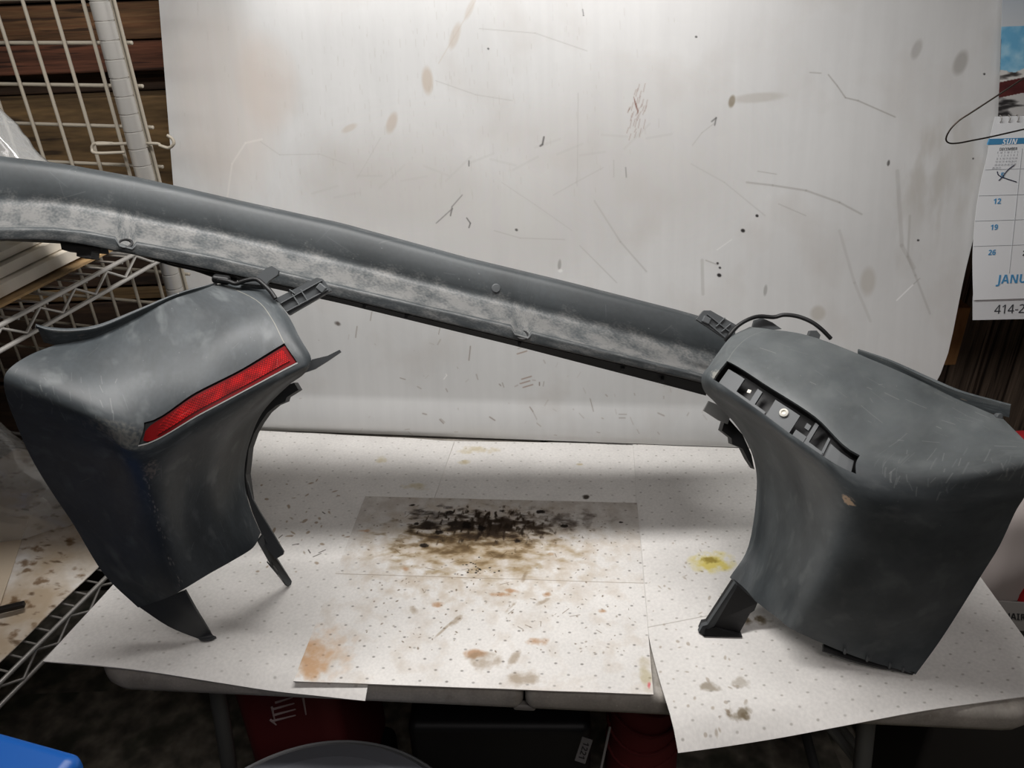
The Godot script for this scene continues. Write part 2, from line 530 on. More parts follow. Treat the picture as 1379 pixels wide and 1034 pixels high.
func back_panel() -> void:
	var c := Cv.new(int(PW * 800), int(PH * 800), rgb(203, 203, 202), 5)
	c.mottle(c.noise(11, 0.004), 0.02)
	c.mottle(c.noise(12, 0.05, 1, 16, 3), 0.014)
	c.tint(c.noise(13, 0.006, 1, 1, 5), 0.55, 0.95, rgb(178, 172, 166), 0.35)
	var n := c.noise(14, 0.035, 1, 3, 4)
	var tan_ := rgb(172, 154, 136)
	var grey := rgb(128, 124, 118)
	var ink := rgb(30, 28, 28)
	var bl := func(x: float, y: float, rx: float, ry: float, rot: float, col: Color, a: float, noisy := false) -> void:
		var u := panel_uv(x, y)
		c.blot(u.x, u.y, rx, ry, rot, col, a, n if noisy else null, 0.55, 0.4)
	var ln := func(pts: Array, wd: float, col: Color, a: float) -> void:
		for k in range(0, pts.size() - 2, 2):
			c.line(panel_uv(pts[k], pts[k + 1]), panel_uv(pts[k + 2], pts[k + 3]), wd * 0.72, col, a * 0.85)
	# warm water stains at the left
	bl.call(300, 130, 90, 150, 0.0, rgb(200, 186, 174), 0.30)
	bl.call(360, 110, 50, 70, 0.0, rgb(196, 180, 168), 0.30)
	bl.call(575, 108, 9, 20, 0.0, tan_, 0.55)
	bl.call(527, 165, 8, 17, 0.45, tan_, 0.5)
	bl.call(612, 48, 7, 20, 0.4, tan_, 0.42)
	bl.call(632, 12, 5, 16, 0.5, tan_, 0.35)
	bl.call(470, 172, 14, 5, -0.4, tan_, 0.35)
	ln.call([640, 0, 590, 85], 1.5, tan_, 0.4)
	ln.call([512, 185, 495, 215, 480, 240], 1.4, grey, 0.25)
	ln.call([586, 108, 640, 127, 690, 135], 1.2, grey, 0.35)
	ln.call([645, 38, 720, 44, 790, 68], 1.2, grey, 0.4)
	ln.call([305, 270, 312, 220, 330, 192, 352, 187], 3.5, rgb(226, 222, 216), 0.5)
	ln.call([350, 190, 376, 208, 430, 207, 465, 220], 1.2, grey, 0.3)
	for k in 16:
		var x := 420.0 + 30.0 * k
		ln.call([x, 260 - 5 * k + 14 * sin(k * 2.3), x + 34, 250 - 5 * k + 14 * sin(k * 1.7)], 4.0, grey, 0.12)
	# black nicks
	ln.call([622, 262, 608, 278, 606, 290, 609, 280, 587, 300], 1.6, ink, 0.8)
	ln.call([628, 293, 633, 300, 631, 306], 2.2, ink, 0.9)
	ln.call([631, 216, 631, 223], 1.8, ink, 0.9)
	ln.call([732, 184, 730, 194, 727, 196], 3.0, ink, 0.95)
	ln.call([784, 12, 785, 18], 1.6, ink, 0.7)
	ln.call([778, 125, 777, 250], 1.0, grey, 0.45)
	ln.call([842, 225, 843, 238], 1.4, ink, 0.7)
	ln.call([826, 215, 826, 238], 1.2, grey, 0.6)
	ln.call([665, 310, 700, 320, 760, 322], 1.6, grey, 0.4)
	ln.call([745, 262, 775, 245, 812, 225], 1.6, grey, 0.3)
	ln.call([675, 245, 720, 275, 770, 310], 1.3, grey, 0.3)
	ln.call([958, 163, 964, 158, 962, 168], 2.2, ink, 0.7)
	ln.call([962, 165, 945, 178, 932, 195], 1.4, grey, 0.4)
	ln.call([1115, 100, 1127, 115, 1138, 131, 1155, 135, 1205, 157], 1.7, grey, 0.7)
	ln.call([1090, 97, 1105, 98], 1.6, grey, 0.6)
	ln.call([1005, 245, 1040, 249, 1085, 256, 1130, 272, 1160, 288], 3.2, grey, 0.4)
	ln.call([1020, 230, 1045, 234], 1.4, grey, 0.5)
	ln.call([1048, 274, 1085, 290], 1.4, grey, 0.4)
	ln.call([930, 220, 975, 245, 1030, 290], 2.0, grey, 0.22)
	ln.call([800, 270, 835, 325, 870, 365], 3.0, grey, 0.3)
	ln.call([780, 330, 830, 380], 1.6, grey, 0.35)
	ln.call([945, 350, 946, 395], 6.0, grey, 0.25)
	ln.call([950, 350, 966, 356], 2.0, grey, 0.5)
	ln.call([1208, 230, 1214, 330, 1230, 360], 7.0, grey, 0.2)
	ln.call([1130, 310, 1150, 380, 1170, 430], 5.0, grey, 0.16)
	ln.call([1225, 290, 1222, 345, 1232, 370, 1250, 420], 4.0, grey, 0.25)
	ln.call([1206, 403, 1229, 382], 2.0, rgb(245, 245, 245), 0.9)
	ln.call([1229, 382, 1238, 374], 1.0, grey, 0.7)
	ln.call([965, 336, 985, 322], 1.4, rgb(240, 240, 238), 0.7)
	for q in [[937, 49, 1.8], [1000, 310, 3.5], [1019, 290, 2.6], [968, 370, 3.6], [969, 360, 2.0], [966, 354, 2.0], [695, 309, 2.6], [1325, 99, 1.6], [1236, 323, 2.0], [657, 65, 1.6], [1310, 213, 1.3], [785, 20, 1.2]]:
		bl.call(q[0], q[1], q[2], q[2] * 0.8, 0.4, ink, 0.9)
	bl.call(1196, 219, 2.2, 4.5, 0.1, rgb(80, 78, 76), 0.8)
	bl.call(985, 136, 5, 9, 0.2, rgb(120, 108, 88), 0.8)
	bl.call(1020, 131, 40, 7, -0.06, rgb(160, 154, 144), 0.4)
	bl.call(1234, 66, 7, 14, 0.3, grey, 0.32)
	bl.call(1293, 84, 10, 17, 0.25, grey, 0.42)
	bl.call(753, 356, 3, 9, 0.1, rgb(110, 108, 104), 0.5)
	bl.call(754, 364, 4, 3, 0.0, rgb(235, 235, 232), 0.7)
	bl.call(1030, 390, 3, 9, 0.1, rgb(110, 108, 104), 0.4)
	bl.call(1275, 230, 55, 75, 0.15, rgb(160, 153, 142), 0.22, true)
	bl.call(1240, 280, 40, 90, 0.2, rgb(158, 152, 143), 0.16, true)
	bl.call(1168, 378, 12, 22, 0.0, rgb(150, 140, 126), 0.3)
	bl.call(1100, 420, 12, 12, 0.0, rgb(150, 140, 126), 0.35)
	# smooth grey painted across the middle, shading it as the lamp light falls off
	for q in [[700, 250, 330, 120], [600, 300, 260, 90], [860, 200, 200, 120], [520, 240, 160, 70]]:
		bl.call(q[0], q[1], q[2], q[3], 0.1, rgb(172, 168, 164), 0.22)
	# rust coloured rub marks
	for k in 34:
		var x := 858.0 + c.rng.randfn(0, 9.0)
		var y := 150.0 + c.rng.randfn(0, 17.0) - (x - 858.0) * 0.9
		ln.call([x, y, x - 2.5, y + c.rng.randf_range(4, 13)], 1.0, rgb(96, 58, 44), 0.45)
	for k in 7: ln.call([853 + k, 130 + k * 3, 855 + k * 0.6, 140 + k * 2], 1.2, rgb(92, 44, 32), 0.6)
	# marks under the bar
	for q in [[702, 474], [708, 508], [706, 514], [710, 519]]:
		ln.call([q[0] - 6, q[1] + 2, q[0] + 7, q[1] - 2], 2.0, rgb(112, 78, 58), 0.65)
	for q in [[633, 466, 631, 485], [641, 504, 643, 511], [676, 515, 678, 521], [672, 517, 674, 519], [726, 514, 726, 518], [732, 513, 731, 519], [713, 546, 717, 551], [717, 551, 722, 560], [500, 420, 498, 432], [592, 442, 590, 450], [794, 535, 798, 550], [832, 553, 842, 553], [832, 557, 840, 557], [884, 551, 892, 554], [569, 555, 574, 556], [538, 510, 545, 512], [600, 524, 602, 528], [592, 562, 597, 567], [480, 440, 478, 455], [659, 558, 666, 562], [802, 575, 806, 576]]:
		ln.call(q, c.rng.randf_range(1.0, 2.2), rgb(82, 64, 52), c.rng.randf_range(0.35, 0.75))
	ln.call([597, 511, 601, 506, 600, 504], 1.6, rgb(245, 243, 240), 0.9)
	bl.call(454, 436, 6, 4, 0.3, rgb(60, 50, 44), 0.7, true)
	for k in 70:
		var x := c.rng.randf_range(390, 960); var y := c.rng.randf_range(430, 590)
		ln.call([x, y, x + c.rng.randf_range(-6, 6), y + c.rng.randf_range(-7, 9)], c.rng.randf_range(0.8, 2.2), rgb(120, 104, 92), c.rng.randf_range(0.15, 0.5))
	for k in 330:     # fine upright grain where the paper shows through
		var x := 600.0 + c.rng.randfn(0, 150.0); var y := c.rng.randf_range(0, 260)
		ln.call([x, y, x + 0.4, y + c.rng.randf_range(3, 12)], 0.8, rgb(150, 142, 132), c.rng.randf_range(0.1, 0.4))
	var g := []
	var ys := []
	var y := TY + 0.003
	while y < 2.09:
		ys.append(y)
		y += 0.006 if y < TY + 0.1 else 0.035
	for yy in ys:
		var row := PackedVector3Array()
		var xr: float = 0.768 + 0.13 * (yy - 1.0)
		var xl: float = -0.605 + 0.075 * (yy - 1.0)
		if yy < 0.93:
			var k: float = clampf((0.93 - yy) / 0.2, 0.0, 1.0)
			xr -= 0.15 * (1.0 - sqrt(1.0 - k * k))
			xl += 0.15 * (1.0 - sqrt(1.0 - k * k))
		for i in 49:
			var x: float = lerpf(xl, xr, i / 48.0)
			row.append(Vector3(x, yy, pz(x, yy)))
		g.append(row)
	# a metre-true map of the sheet
	var st := begin()
	var nn := normals(g, co)
	var uvf := func(p: Vector3) -> Vector2: return Vector2((p.x - PX0) / PW, (PY1 - p.y) / PH)
	for side in [0, 1]:
		var off: float = -0.004 * side
		var sg: float = 1.0 - 2.0 * side
		for i in g.size() - 1:
			for j in 48:
				var a: Vector3 = g[i][j]; var b: Vector3 = g[i][j + 1]; var d: Vector3 = g[i + 1][j]; var e: Vector3 = g[i + 1][j + 1]
				tri(st, a + nn[i][j] * off, b + nn[i][j + 1] * off, e + nn[i + 1][j + 1] * off, nn[i][j] * sg, nn[i][j + 1] * sg, nn[i + 1][j + 1] * sg, uvf.call(a), uvf.call(b), uvf.call(e))
				tri(st, a + nn[i][j] * off, e + nn[i + 1][j + 1] * off, d + nn[i + 1][j] * off, nn[i][j] * sg, nn[i + 1][j + 1] * sg, nn[i + 1][j] * sg, uvf.call(a), uvf.call(e), uvf.call(d))
	var nr := g.size() - 1
	for i in nr:
		for j in [0, 48]:
			quad(st, g[i][j], g[i + 1][j], g[i + 1][j] - nn[i + 1][j] * 0.004, g[i][j] - nn[i][j] * 0.004, Vector3(-1 if j == 0 else 1, 0, 0), [uvf.call(g[i][j]), uvf.call(g[i][j]), uvf.call(g[i][j]), uvf.call(g[i][j])])
	for j in 48:
		for i in [0, nr]:
			quad(st, g[i][j], g[i][j + 1], g[i][j + 1] - nn[i][j + 1] * 0.004, g[i][j] - nn[i][j] * 0.004, Vector3(0, -1 if i == 0 else 1, 0))
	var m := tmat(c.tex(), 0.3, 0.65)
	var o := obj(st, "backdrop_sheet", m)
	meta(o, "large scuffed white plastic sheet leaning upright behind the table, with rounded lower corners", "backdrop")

# ---------------------------------------------------------------- table and pads
const TO := Vector3(0.0, 0.0, -0.69)
const TU := Vector3(0.995, 0.0, 0.1005)
const TV := Vector3(0.1005, 0.0, -0.995)
func tp(u: float, v: float, y: float) -> Vector3:
	return TO + TU * u + TV * v + Vector3(0, y, 0)

func leaf(t: Node3D, u0: float, u1: float, m: Material) -> void:
	# outline: the free end has round corners, the hinged end nearly square ones
	var rings := []
	for lv in [[0.03, -0.046], [0.012, -0.043], [0.004, -0.036], [0.0, -0.026], [0.0, -0.012], [0.003, -0.004], [0.009, -0.0005], [0.016, 0.0]]:
		var ring := PackedVector3Array()
		var ins: float = lv[0]
		var a0 := u0 + (ins if u0 < -0.1 else minf(ins, 0.006)); var a1 := u1 - (ins if u1 > 0.1 else minf(ins, 0.006))
		for q in [[a0, ins, 180, u0 < -0.1], [a1, ins, 270, u1 > 0.1], [a1, 0.62 - ins, 0, u1 > 0.1], [a0, 0.62 - ins, 90, u0 < -0.1]]:
			var r: float = 0.05 if q[3] else 0.012
			r = maxf(0.002, r - ins * 0.5)
			var cx: float = q[0] + (r if q[0] < (u0 + u1) / 2 else -r)
			var cy: float = q[1] + (r if q[1] < 0.3 else -r)
			for k in 7:
				var a := deg_to_rad(q[2] + 15.0 * k)
				ring.append(tp(cx + r * cos(a), cy + r * sin(a), 0.727 + lv[1]))
		rings.append(ring)
	var st := begin()
	var n: int = rings[0].size()
	var mid := tp((u0 + u1) / 2, 0.31, 0.7)
	var nrm := []
	for i in rings.size():
		var row := PackedVector3Array()
		for k in n:
			var du: Vector3 = rings[i][(k + 1) % n] - rings[i][(k + n - 1) % n]
			var dv: Vector3 = rings[mini(i + 1, rings.size() - 1)][k] - rings[maxi(i - 1, 0)][k]
			var nv := du.cross(dv).normalized()
			if nv.dot(rings[i][k] - mid) < 0: nv = -nv
			row.append(nv)
		nrm.append(row)
	for i in rings.size() - 1:
		for k in n:
			var k2 := (k + 1) % n
			tri(st, rings[i][k], rings[i][k2], rings[i + 1][k2], nrm[i][k], nrm[i][k2], nrm[i + 1][k2])
			tri(st, rings[i][k], rings[i + 1][k2], rings[i + 1][k], nrm[i][k], nrm[i + 1][k2], nrm[i + 1][k])
	for e in [0, rings.size() - 1]:
		var up := Vector3.DOWN if e == 0 else Vector3.UP
		var c: Vector3 = tp((u0 + u1) / 2, 0.31, rings[e][0].y)
		for k in n: tri(st, c, rings[e][k], rings[e][(k + 1) % n], up, up, up)
	obj(st, "table_leaf", m, t)

func table() -> void:
	var t := thing("folding_table", "off-white plastic folding table with a centre seam, covered by absorbent pads", "table", tp(0, 0.31, 0.0))
	var c := Cv.new(512, 512, rgb(168, 162, 154), 9)
	c.mottle(c.noise(2, 0.02), 0.10)
	c.mottle(c.noise(3, 0.2), 0.08)
	c.tint(c.noise(4, 0.03, 1, 1, 5), 0.6, 0.85, rgb(120, 112, 100), 0.4)
	c.specks(260, 0.8, 2.2, rgb(222, 220, 214), 0.6)
	var m := tri_map(tmat(c.tex(), 0.5), 2.0)
	leaf(t, -0.585, -0.0022, m)
	leaf(t, 0.0005, 0.64, m)
	var st := begin()
	rbox(st, xf(tp(-0.0008, 0.012, 0.686), TU), Vector3(0.030, 0.010, 0.012), 0.004, 2)
	obj(st, "hinge", mat(rgb(120, 116, 112), 0.5), t)
	# folding legs
	var lm := mat(rgb(112, 114, 114), 0.45, 0.4)
	for s in [-1, 1]:
		for v in [0.09, 0.53]:
			st = begin()
			tube(st, [tp(s * 0.46, v, 0.682), tp(s * 0.54, v, 0.0)], 0.0125, 10)
			obj(st, "leg", lm, t)
		st = begin()
		tube(st, [tp(s * 0.522, 0.09, 0.15), tp(s * 0.522, 0.53, 0.15)], 0.01, 8)
		obj(st, "crossbar", lm, t)
		for v in [0.13, 0.165]:
			st = begin()
			tube(st, [tp(0.33, v, 0.682), tp(0.505, v, 0.43)] if s > 0 else [tp(-0.43 - 0.6 * (v - 0.13), v, 0.682), tp(-0.512, v, 0.50)], 0.008, 8)
			obj(st, "brace", lm, t)

func pad_tex(s: int, wm: float, hm: float, ppm: float) -> Cv:
	var c := Cv.new(int(wm * ppm), int(hm * ppm), rgb(228, 225, 221), s)
	c.mottle(c.noise(s, 0.008), 0.025)
	c.mottle(c.noise(s + 1, 0.12), 0.035)
	return c

func dimples(c: Cv, ppm: float, col: Color, a: float, ang := 0.0) -> void:
	var sx := 0.0345 * ppm; var sy := 0.0178 * ppm
	var r := 0
	while r * sy < c.h:
		var x := sx * (0.25 if r % 2 == 0 else 0.75)
		while x < c.w:
			c.blot(x + c.rng.randf_range(-0.6, 0.6), r * sy + 4, 0.0027 * ppm, 0.002 * ppm, 0.0, col, a * c.rng.randf_range(0.5, 1.0), null, 0.5, 0.6)
			x += sx
		r += 1

# a pad from four corners (pixels: back left, back right, front right, front left) at height y; lift(u, v) bends it
func pad(called: String, corners: Array, y: float, m: Material, label: String, lift: Callable, bow := 0.0) -> MeshInstance3D:
	var q := []
	for k in 4: q.append(T(corners[k * 2], corners[k * 2 + 1], y))
	var g := []
	for i in 31:
		var row := PackedVector3Array()
		for j in 31:
			var u := j / 30.0; var v := i / 30.0
			var p: Vector3 = (q[0] as Vector3).lerp(q[1], u).lerp((q[3] as Vector3).lerp(q[2], u), v)
			p.x += bow * sin(PI * pow(v, 1.5)) * (1.0 - u)
			p.y += lift.call(u, v) + 0.0003 * sin(u * 23.0 + v * 7.0) * sin(v * 17.0 + u * 5.0)
			row.append(p)
		g.append(row)
	var st := begin()
	shell(st, g, 0.0016, 1, 1, {}, Vector3(0, 5, -0.9))
	var o := obj(st, called, m)
	meta(o, label, "absorbent pad", "absorbent pads on the table")
	return o

# where a pixel of the photograph lies on a pad's texture
func onpad(corners: Array, y: float, c: Cv, px: float, py: float) -> Vector2:
	var a := T(corners[0], corners[1], y); var b := T(corners[2], corners[3], y); var cc := T(corners[4], corners[5], y); var d := T(corners[6], corners[7], y)
	var p := T(px, py, y)
	var u := 0.5; var v := 0.5
	for k in 12:
		var top := a.lerp(b, u); var bot := d.lerp(cc, u)
		var f := top.lerp(bot, v) - p
		var du := (b - a).lerp(cc - d, v); var dv := bot - top
		var det := du.x * dv.z - du.z * dv.x
		u -= (f.x * dv.z - f.z * dv.x) / det
		v -= (du.x * f.z - du.z * f.x) / det
	return Vector2(u * c.w, v * c.h)

func pads() -> void:
	var dot := rgb(118, 112, 104)
	var brown := rgb(122, 96, 68)
	var grime := rgb(44, 36, 30)
	# left pad
	var lc := [338, 583, 612, 594, 490, 935, 58, 891]
	var c := pad_tex(61, 0.42, 0.57, 1300)
	dimples(c, 1300, dot, 0.42)
	var n := c.noise(64, 0.03)
	for k in 45:
		var u := onpad(lc, TY, c, c.rng.randf_range(340, 480), c.rng.randf_range(640, 780))
		c.blot(u.x, u.y, c.rng.randf_range(3, 12), c.rng.randf_range(2, 5), c.rng.randf() * 3.0, brown, 0.5, n, 0.6, 0.3)
	for q in [[402, 732, 6], [434, 689, 5], [415, 740, 6], [370, 742, 7], [432, 745, 8], [438, 740, 7], [380, 720, 5]]:
		var u := onpad(lc, TY, c, q[0], q[1])
		c.line(u, u + Vector2.from_angle(c.rng.randf() * 3) * q[2] * 2, 2.0, grime, 0.7)
	for q in [[513, 620, 20, 14], [560, 655, 40, 14]]:
		var u := onpad(lc, TY, c, q[0], q[1])
		c.blot(u.x, u.y, q[2], q[3], 0.0, rgb(196, 180, 138), 0.5, n, 0.5, 0.6)
	var liftl := func(u: float, v: float) -> float:
		return 0.012 * exp(-pow((v - 0.06) / 0.08, 2)) * (1.0 - u * 0.75) * smoothstep(1.0, 0.8, u) + 0.004 * pow(v, 6) * exp(-pow((u - 0.3) / 0.3, 2)) - 0.012 * pow(maxf(0.0, v - 0.965) / 0.035, 2) * smoothstep(0.2, 0.8, u)
	pad("absorbent_pad", lc, TY + 0.0012, tmat(c.tex(), 0.95, 0.15), "dimpled white absorbent pad under the loose left bumper corner, overhanging the table's left end", liftl)
	# back pad
	var bc := [612, 594, 852, 597, 884, 800, 540, 800]
	c = pad_tex(71, 0.33, 0.36, 1300)
	dimples(c, 1300, dot, 0.42)
	n = c.noise(74, 0.03)
	for q in [[640, 606, 60, 16, 0.5], [780, 625, 8, 5, 0.6], [625, 622, 16, 9, 0.6]]:
		var u := onpad(bc, TY, c, q[0], q[1])
		c.blot(u.x, u.y, q[2], q[3], 0.0, rgb(190, 172, 128), q[4], n, 0.45, 0.6)
	var u2 := onpad(bc, TY, c, 788, 668)
	c.blot(u2.x, u2.y, 9, 9, 0.0, grime, 0.8, n, 0.55, 0.3)
	pad("absorbent_pad", bc, TY - 0.0011, tmat(c.tex(), 0.95, 0.15), "clean white absorbent pad against the backdrop, mostly hidden by the oil-stained pad", func(_u: float, _v: float) -> float: return 0.0)
	# right pad
	var rc := [852, 597, 1191, 598, 1432, 931, 915, 999]
	c = pad_tex(81, 0.5, 0.62, 1200)
	dimples(c, 1200, dot, 0.5)
	n = c.noise(84, 0.03)
	for k in 90:
		var u := onpad(rc, TY, c, c.rng.randf_range(860, 1010), c.rng.randf_range(700, 990))
		c.blot(u.x, u.y, c.rng.randf_range(2, 8), c.rng.randf_range(1.5, 4), c.rng.randf() * 3.0, rgb(130, 112, 92), 0.4, n, 0.6, 0.3)
	var uy := onpad(rc, TY, c, 972, 756)
	c.blot(uy.x, uy.y, 44, 30, 0.0, rgb(216, 196, 84), 0.75, n, 0.35, 0.6)
	uy = onpad(rc, TY, c, 968, 752)
	c.blot(uy.x, uy.y, 26, 14, 0.0, rgb(120, 100, 40), 0.6, n, 0.7, 0.3)
	for q in [[1000, 958, 20, 16, 0.7], [965, 925, 18, 12, 0.5], [1010, 962, 12, 8, 0.6], [1035, 835, 34, 14, 0.8], [1020, 832, 24, 10, 0.6], [1005, 915, 24, 20, 0.3]]:
		var u := onpad(rc, TY, c, q[0], q[1])
		c.blot(u.x, u.y, q[2], q[3], 0.2, rgb(106, 92, 70), q[4], n, 0.62, 0.35)
	c.line(onpad(rc, TY, c, 870, 848), onpad(rc, TY, c, 1010, 820), 1.4, rgb(150, 142, 132), 0.6)
	var liftr := func(u: float, v: float) -> float:
		return -0.02 * pow(maxf(0.0, v - 0.93) / 0.07, 2) * smoothstep(0.75, 0.1, u)
	var rp := pad("absorbent_pad", rc, TY + 0.0013, tmat(c.tex(), 0.95, 0.15), "white absorbent pad under the right bumper corner, its front edge hanging over the table", liftr, -0.021)
	# the stained pad on top
	var cc := [492, 668, 858, 677, 880, 935, 395, 917]
	c = pad_tex(91, 0.46, 0.385, 1500)
	dimples(c, 1500, rgb(96, 92, 88), 0.65)
	n = c.noise(94, 0.022, 1, 1, 5)
	var n2 := c.noise(95, 0.05, 1, 2, 5)
	var bl := func(x: float, y: float, rx: float, ry: float, col: Color, a: float, noise, cut: float, soft: float, rot := 0.0) -> void:
		var u := onpad(cc, TY + 0.003, c, x, y)
		c.blot(u.x, u.y, rx, ry, rot, col, a, noise, cut, soft)
	c.tint(c.noise(96, 0.012, 1, 1, 5), 0.5, 1.0, rgb(190, 176, 160), 0.45)
	for j in c.h:      # the back third has soaked up grey grime
		var f := clampf(1.0 - float(j) / c.h / 0.42, 0.0, 1.0)
		if f > 0.0:
			for i in c.w: c.px(i, j, rgb(138, 126, 114), f * (0.2 + 0.4 * n[j * c.w + i] / 255.0))
	var n3 := c.noise(97, 0.03, 2, 1, 5)
	bl.call(650, 740, 340, 200, rgb(190, 174, 154), 0.6, n, 0.45, 0.6)
	bl.call(640, 735, 270, 120, rgb(150, 126, 88), 0.75, n3, 0.54, 0.5)
	bl.call(630, 722, 240, 100, rgb(92, 74, 52), 0.8, n3, 0.66, 0.4)
	bl.call(660, 706, 230, 80, rgb(58, 48, 42), 0.85, n3, 0.69, 0.35)
	bl.call(660, 708, 250, 100, rgb(70, 58, 46), 0.8, n2, 0.84, 0.25)
	bl.call(650, 704, 220, 85, grime, 0.8, n2, 0.9, 0.25)
	bl.call(760, 700, 130, 50, rgb(62, 54, 50), 0.6, n, 0.7, 0.5)
	bl.call(590, 700, 100, 60, rgb(52, 46, 42), 0.7, n3, 0.62, 0.4)
	for q in [[590, 717, 10], [628, 709, 8], [646, 711, 12], [605, 690, 9], [676, 688, 7], [728, 689, 9], [560, 705, 6], [572, 734, 9], [698, 728, 10], [760, 708, 7], [628, 705, 8], [837, 703, 5], [555, 680, 6]]:
		bl.call(q[0], q[1], q[2] * 1.4, q[2] * 0.9, rgb(30, 25, 22), 0.85, n2, 0.42, 0.35)
	for k in 26:
		bl.call(645 + c.rng.randfn(0, 16), 766 + c.rng.randfn(0, 7), c.rng.randf_range(1.2, 4), c.rng.randf_range(1, 3), rgb(24, 20, 18), 0.95, null, 0.5, 0.6)
	for q in [[545, 765, 12, 9], [490, 714, 16, 6], [590, 815, 16, 12], [640, 880, 26, 14], [726, 864, 36, 12], [690, 795, 18, 8], [812, 822, 12, 8], [735, 800, 14, 9], [740, 745, 12, 8], [672, 800, 26, 8]]:
		bl.call(q[0], q[1], q[2], q[3], rgb(168, 122, 84), 0.65, n, 0.5, 0.5)
	for q in [[412, 890, 60, 56, 0.65], [430, 880, 80, 80, 0.35], [870, 905, 14, 46, 0.4]]:
		bl.call(q[0], q[1], q[2], q[3], rgb(196, 150, 108) if q[0] < 500 else rgb(164, 148, 96), q[4], n, 0.42, 0.6)
	bl.call(874, 922, 4, 10, rgb(214, 90, 96), 0.8, n2, 0.4, 0.4)
	for q in [[600, 845, 4, 34, 0.6], [615, 835, 8, 30, 0.6], [558, 820, 10, 20, -0.5], [692, 885, 10, 36, 0.3], [705, 780, 6, 30, 0.2], [650, 890, 40, 26, 0], [705, 912, 44, 24, 0], [730, 810, 6, 22, 0.9], [690, 815, 5, 24, 0.6]]:
		bl.call(q[0], q[1], q[2], q[3], rgb(140, 120, 96), 0.5, n, 0.5, 0.5, q[4])
	for k in 240:
		var y := c.rng.randf_range(690, 880)
		bl.call(c.rng.randf_range(480, 860), y, c.rng.randf_range(1, 5), c.rng.randf_range(0.8, 3), rgb(92, 76, 58), c.rng.randf_range(0.3, 0.8), null, 0.5, 0.7, c.rng.randf() * 3)
	for k in 26:
		var u := onpad(cc, TY + 0.003, c, c.rng.randf_range(520, 850), c.rng.randf_range(680, 850))
		c.line(u, u + Vector2.from_angle(c.rng.randf() * 6.28) * c.rng.randf_range(8, 26), 1.5, rgb(84, 66, 48), 0.5)
	c.line(onpad(cc, TY + 0.003, c, 452, 772), onpad(cc, TY + 0.003, c, 866, 785), 1.5, rgb(128, 112, 96), 0.6)
	pad("absorbent_pad", cc, TY + 0.0036, tmat(c.tex(), 0.95, 0.15), "oil-stained absorbent pad lying on top in the middle of the table", func(u: float, v: float) -> float: return 0.0)

# ---------------------------------------------------------------- the bumper
func bar_d(x: float) -> float: return 1.0 / (1.0363 - x / 960.0 * 0.1272)
func lerp_list(l: Array, x: float) -> float:
	for k in range(0, l.size() - 2, 2):
		if x <= l[k + 2] or k == l.size() - 4:
			return lerpf(l[k + 1], l[k + 3], (x - l[k]) / (l[k + 2] - l[k]))
	return l[1]

func bar_row(x: float, notch: float) -> Array:
	var top := lerp_list([-170, 182, 0, 210, 83, 220, 183, 238, 250, 253, 333, 272, 460, 300, 627, 346, 760, 378, 920, 419, 990, 440], x)
	var lip := lerp_list([-170, 318, 0, 307, 67, 307, 110, 311, 150, 318, 187, 327, 283, 344, 460, 385, 577, 413, 687, 438, 717, 447, 920, 498, 990, 516], x)
	var front := lerp_list([-170, 335, 0, 321, 67, 322, 103, 326, 160, 337, 283, 362, 460, 400, 690, 455, 920, 508, 990, 525], x)
	var under := lerp_list([-170, 339, 0, 324, 103, 329, 200, 346, 283, 367, 460, 406, 693, 463, 920, 522, 990, 541], x)
	var d := bar_d(x)
	var s := lip - top
	lip += notch * 8.0
	var o := []
	for q in [[top + 14, 0.088], [top + 3, 0.076], [top, 0.066], [top + 2.5, 0.056], [top + s * 0.10, 0.050], [top + s * 0.3, 0.048], [top + s * 0.48, 0.050], [top + s * 0.62, 0.053], [top + s * 0.76, 0.044], [lip - 8 - notch * 4, 0.014], [lip - 2.5, 0.005], [lip, 0.0], [lip + 2.5, -0.002], [maxf(lip + 4, lerpf(lip, front, 0.55)), -0.001], [front, 0.001], [front + 1.5, 0.006], [under, 0.045], [under - 3, 0.075]]:
		o.append(P(x, q[0], d + q[1]))
	return o

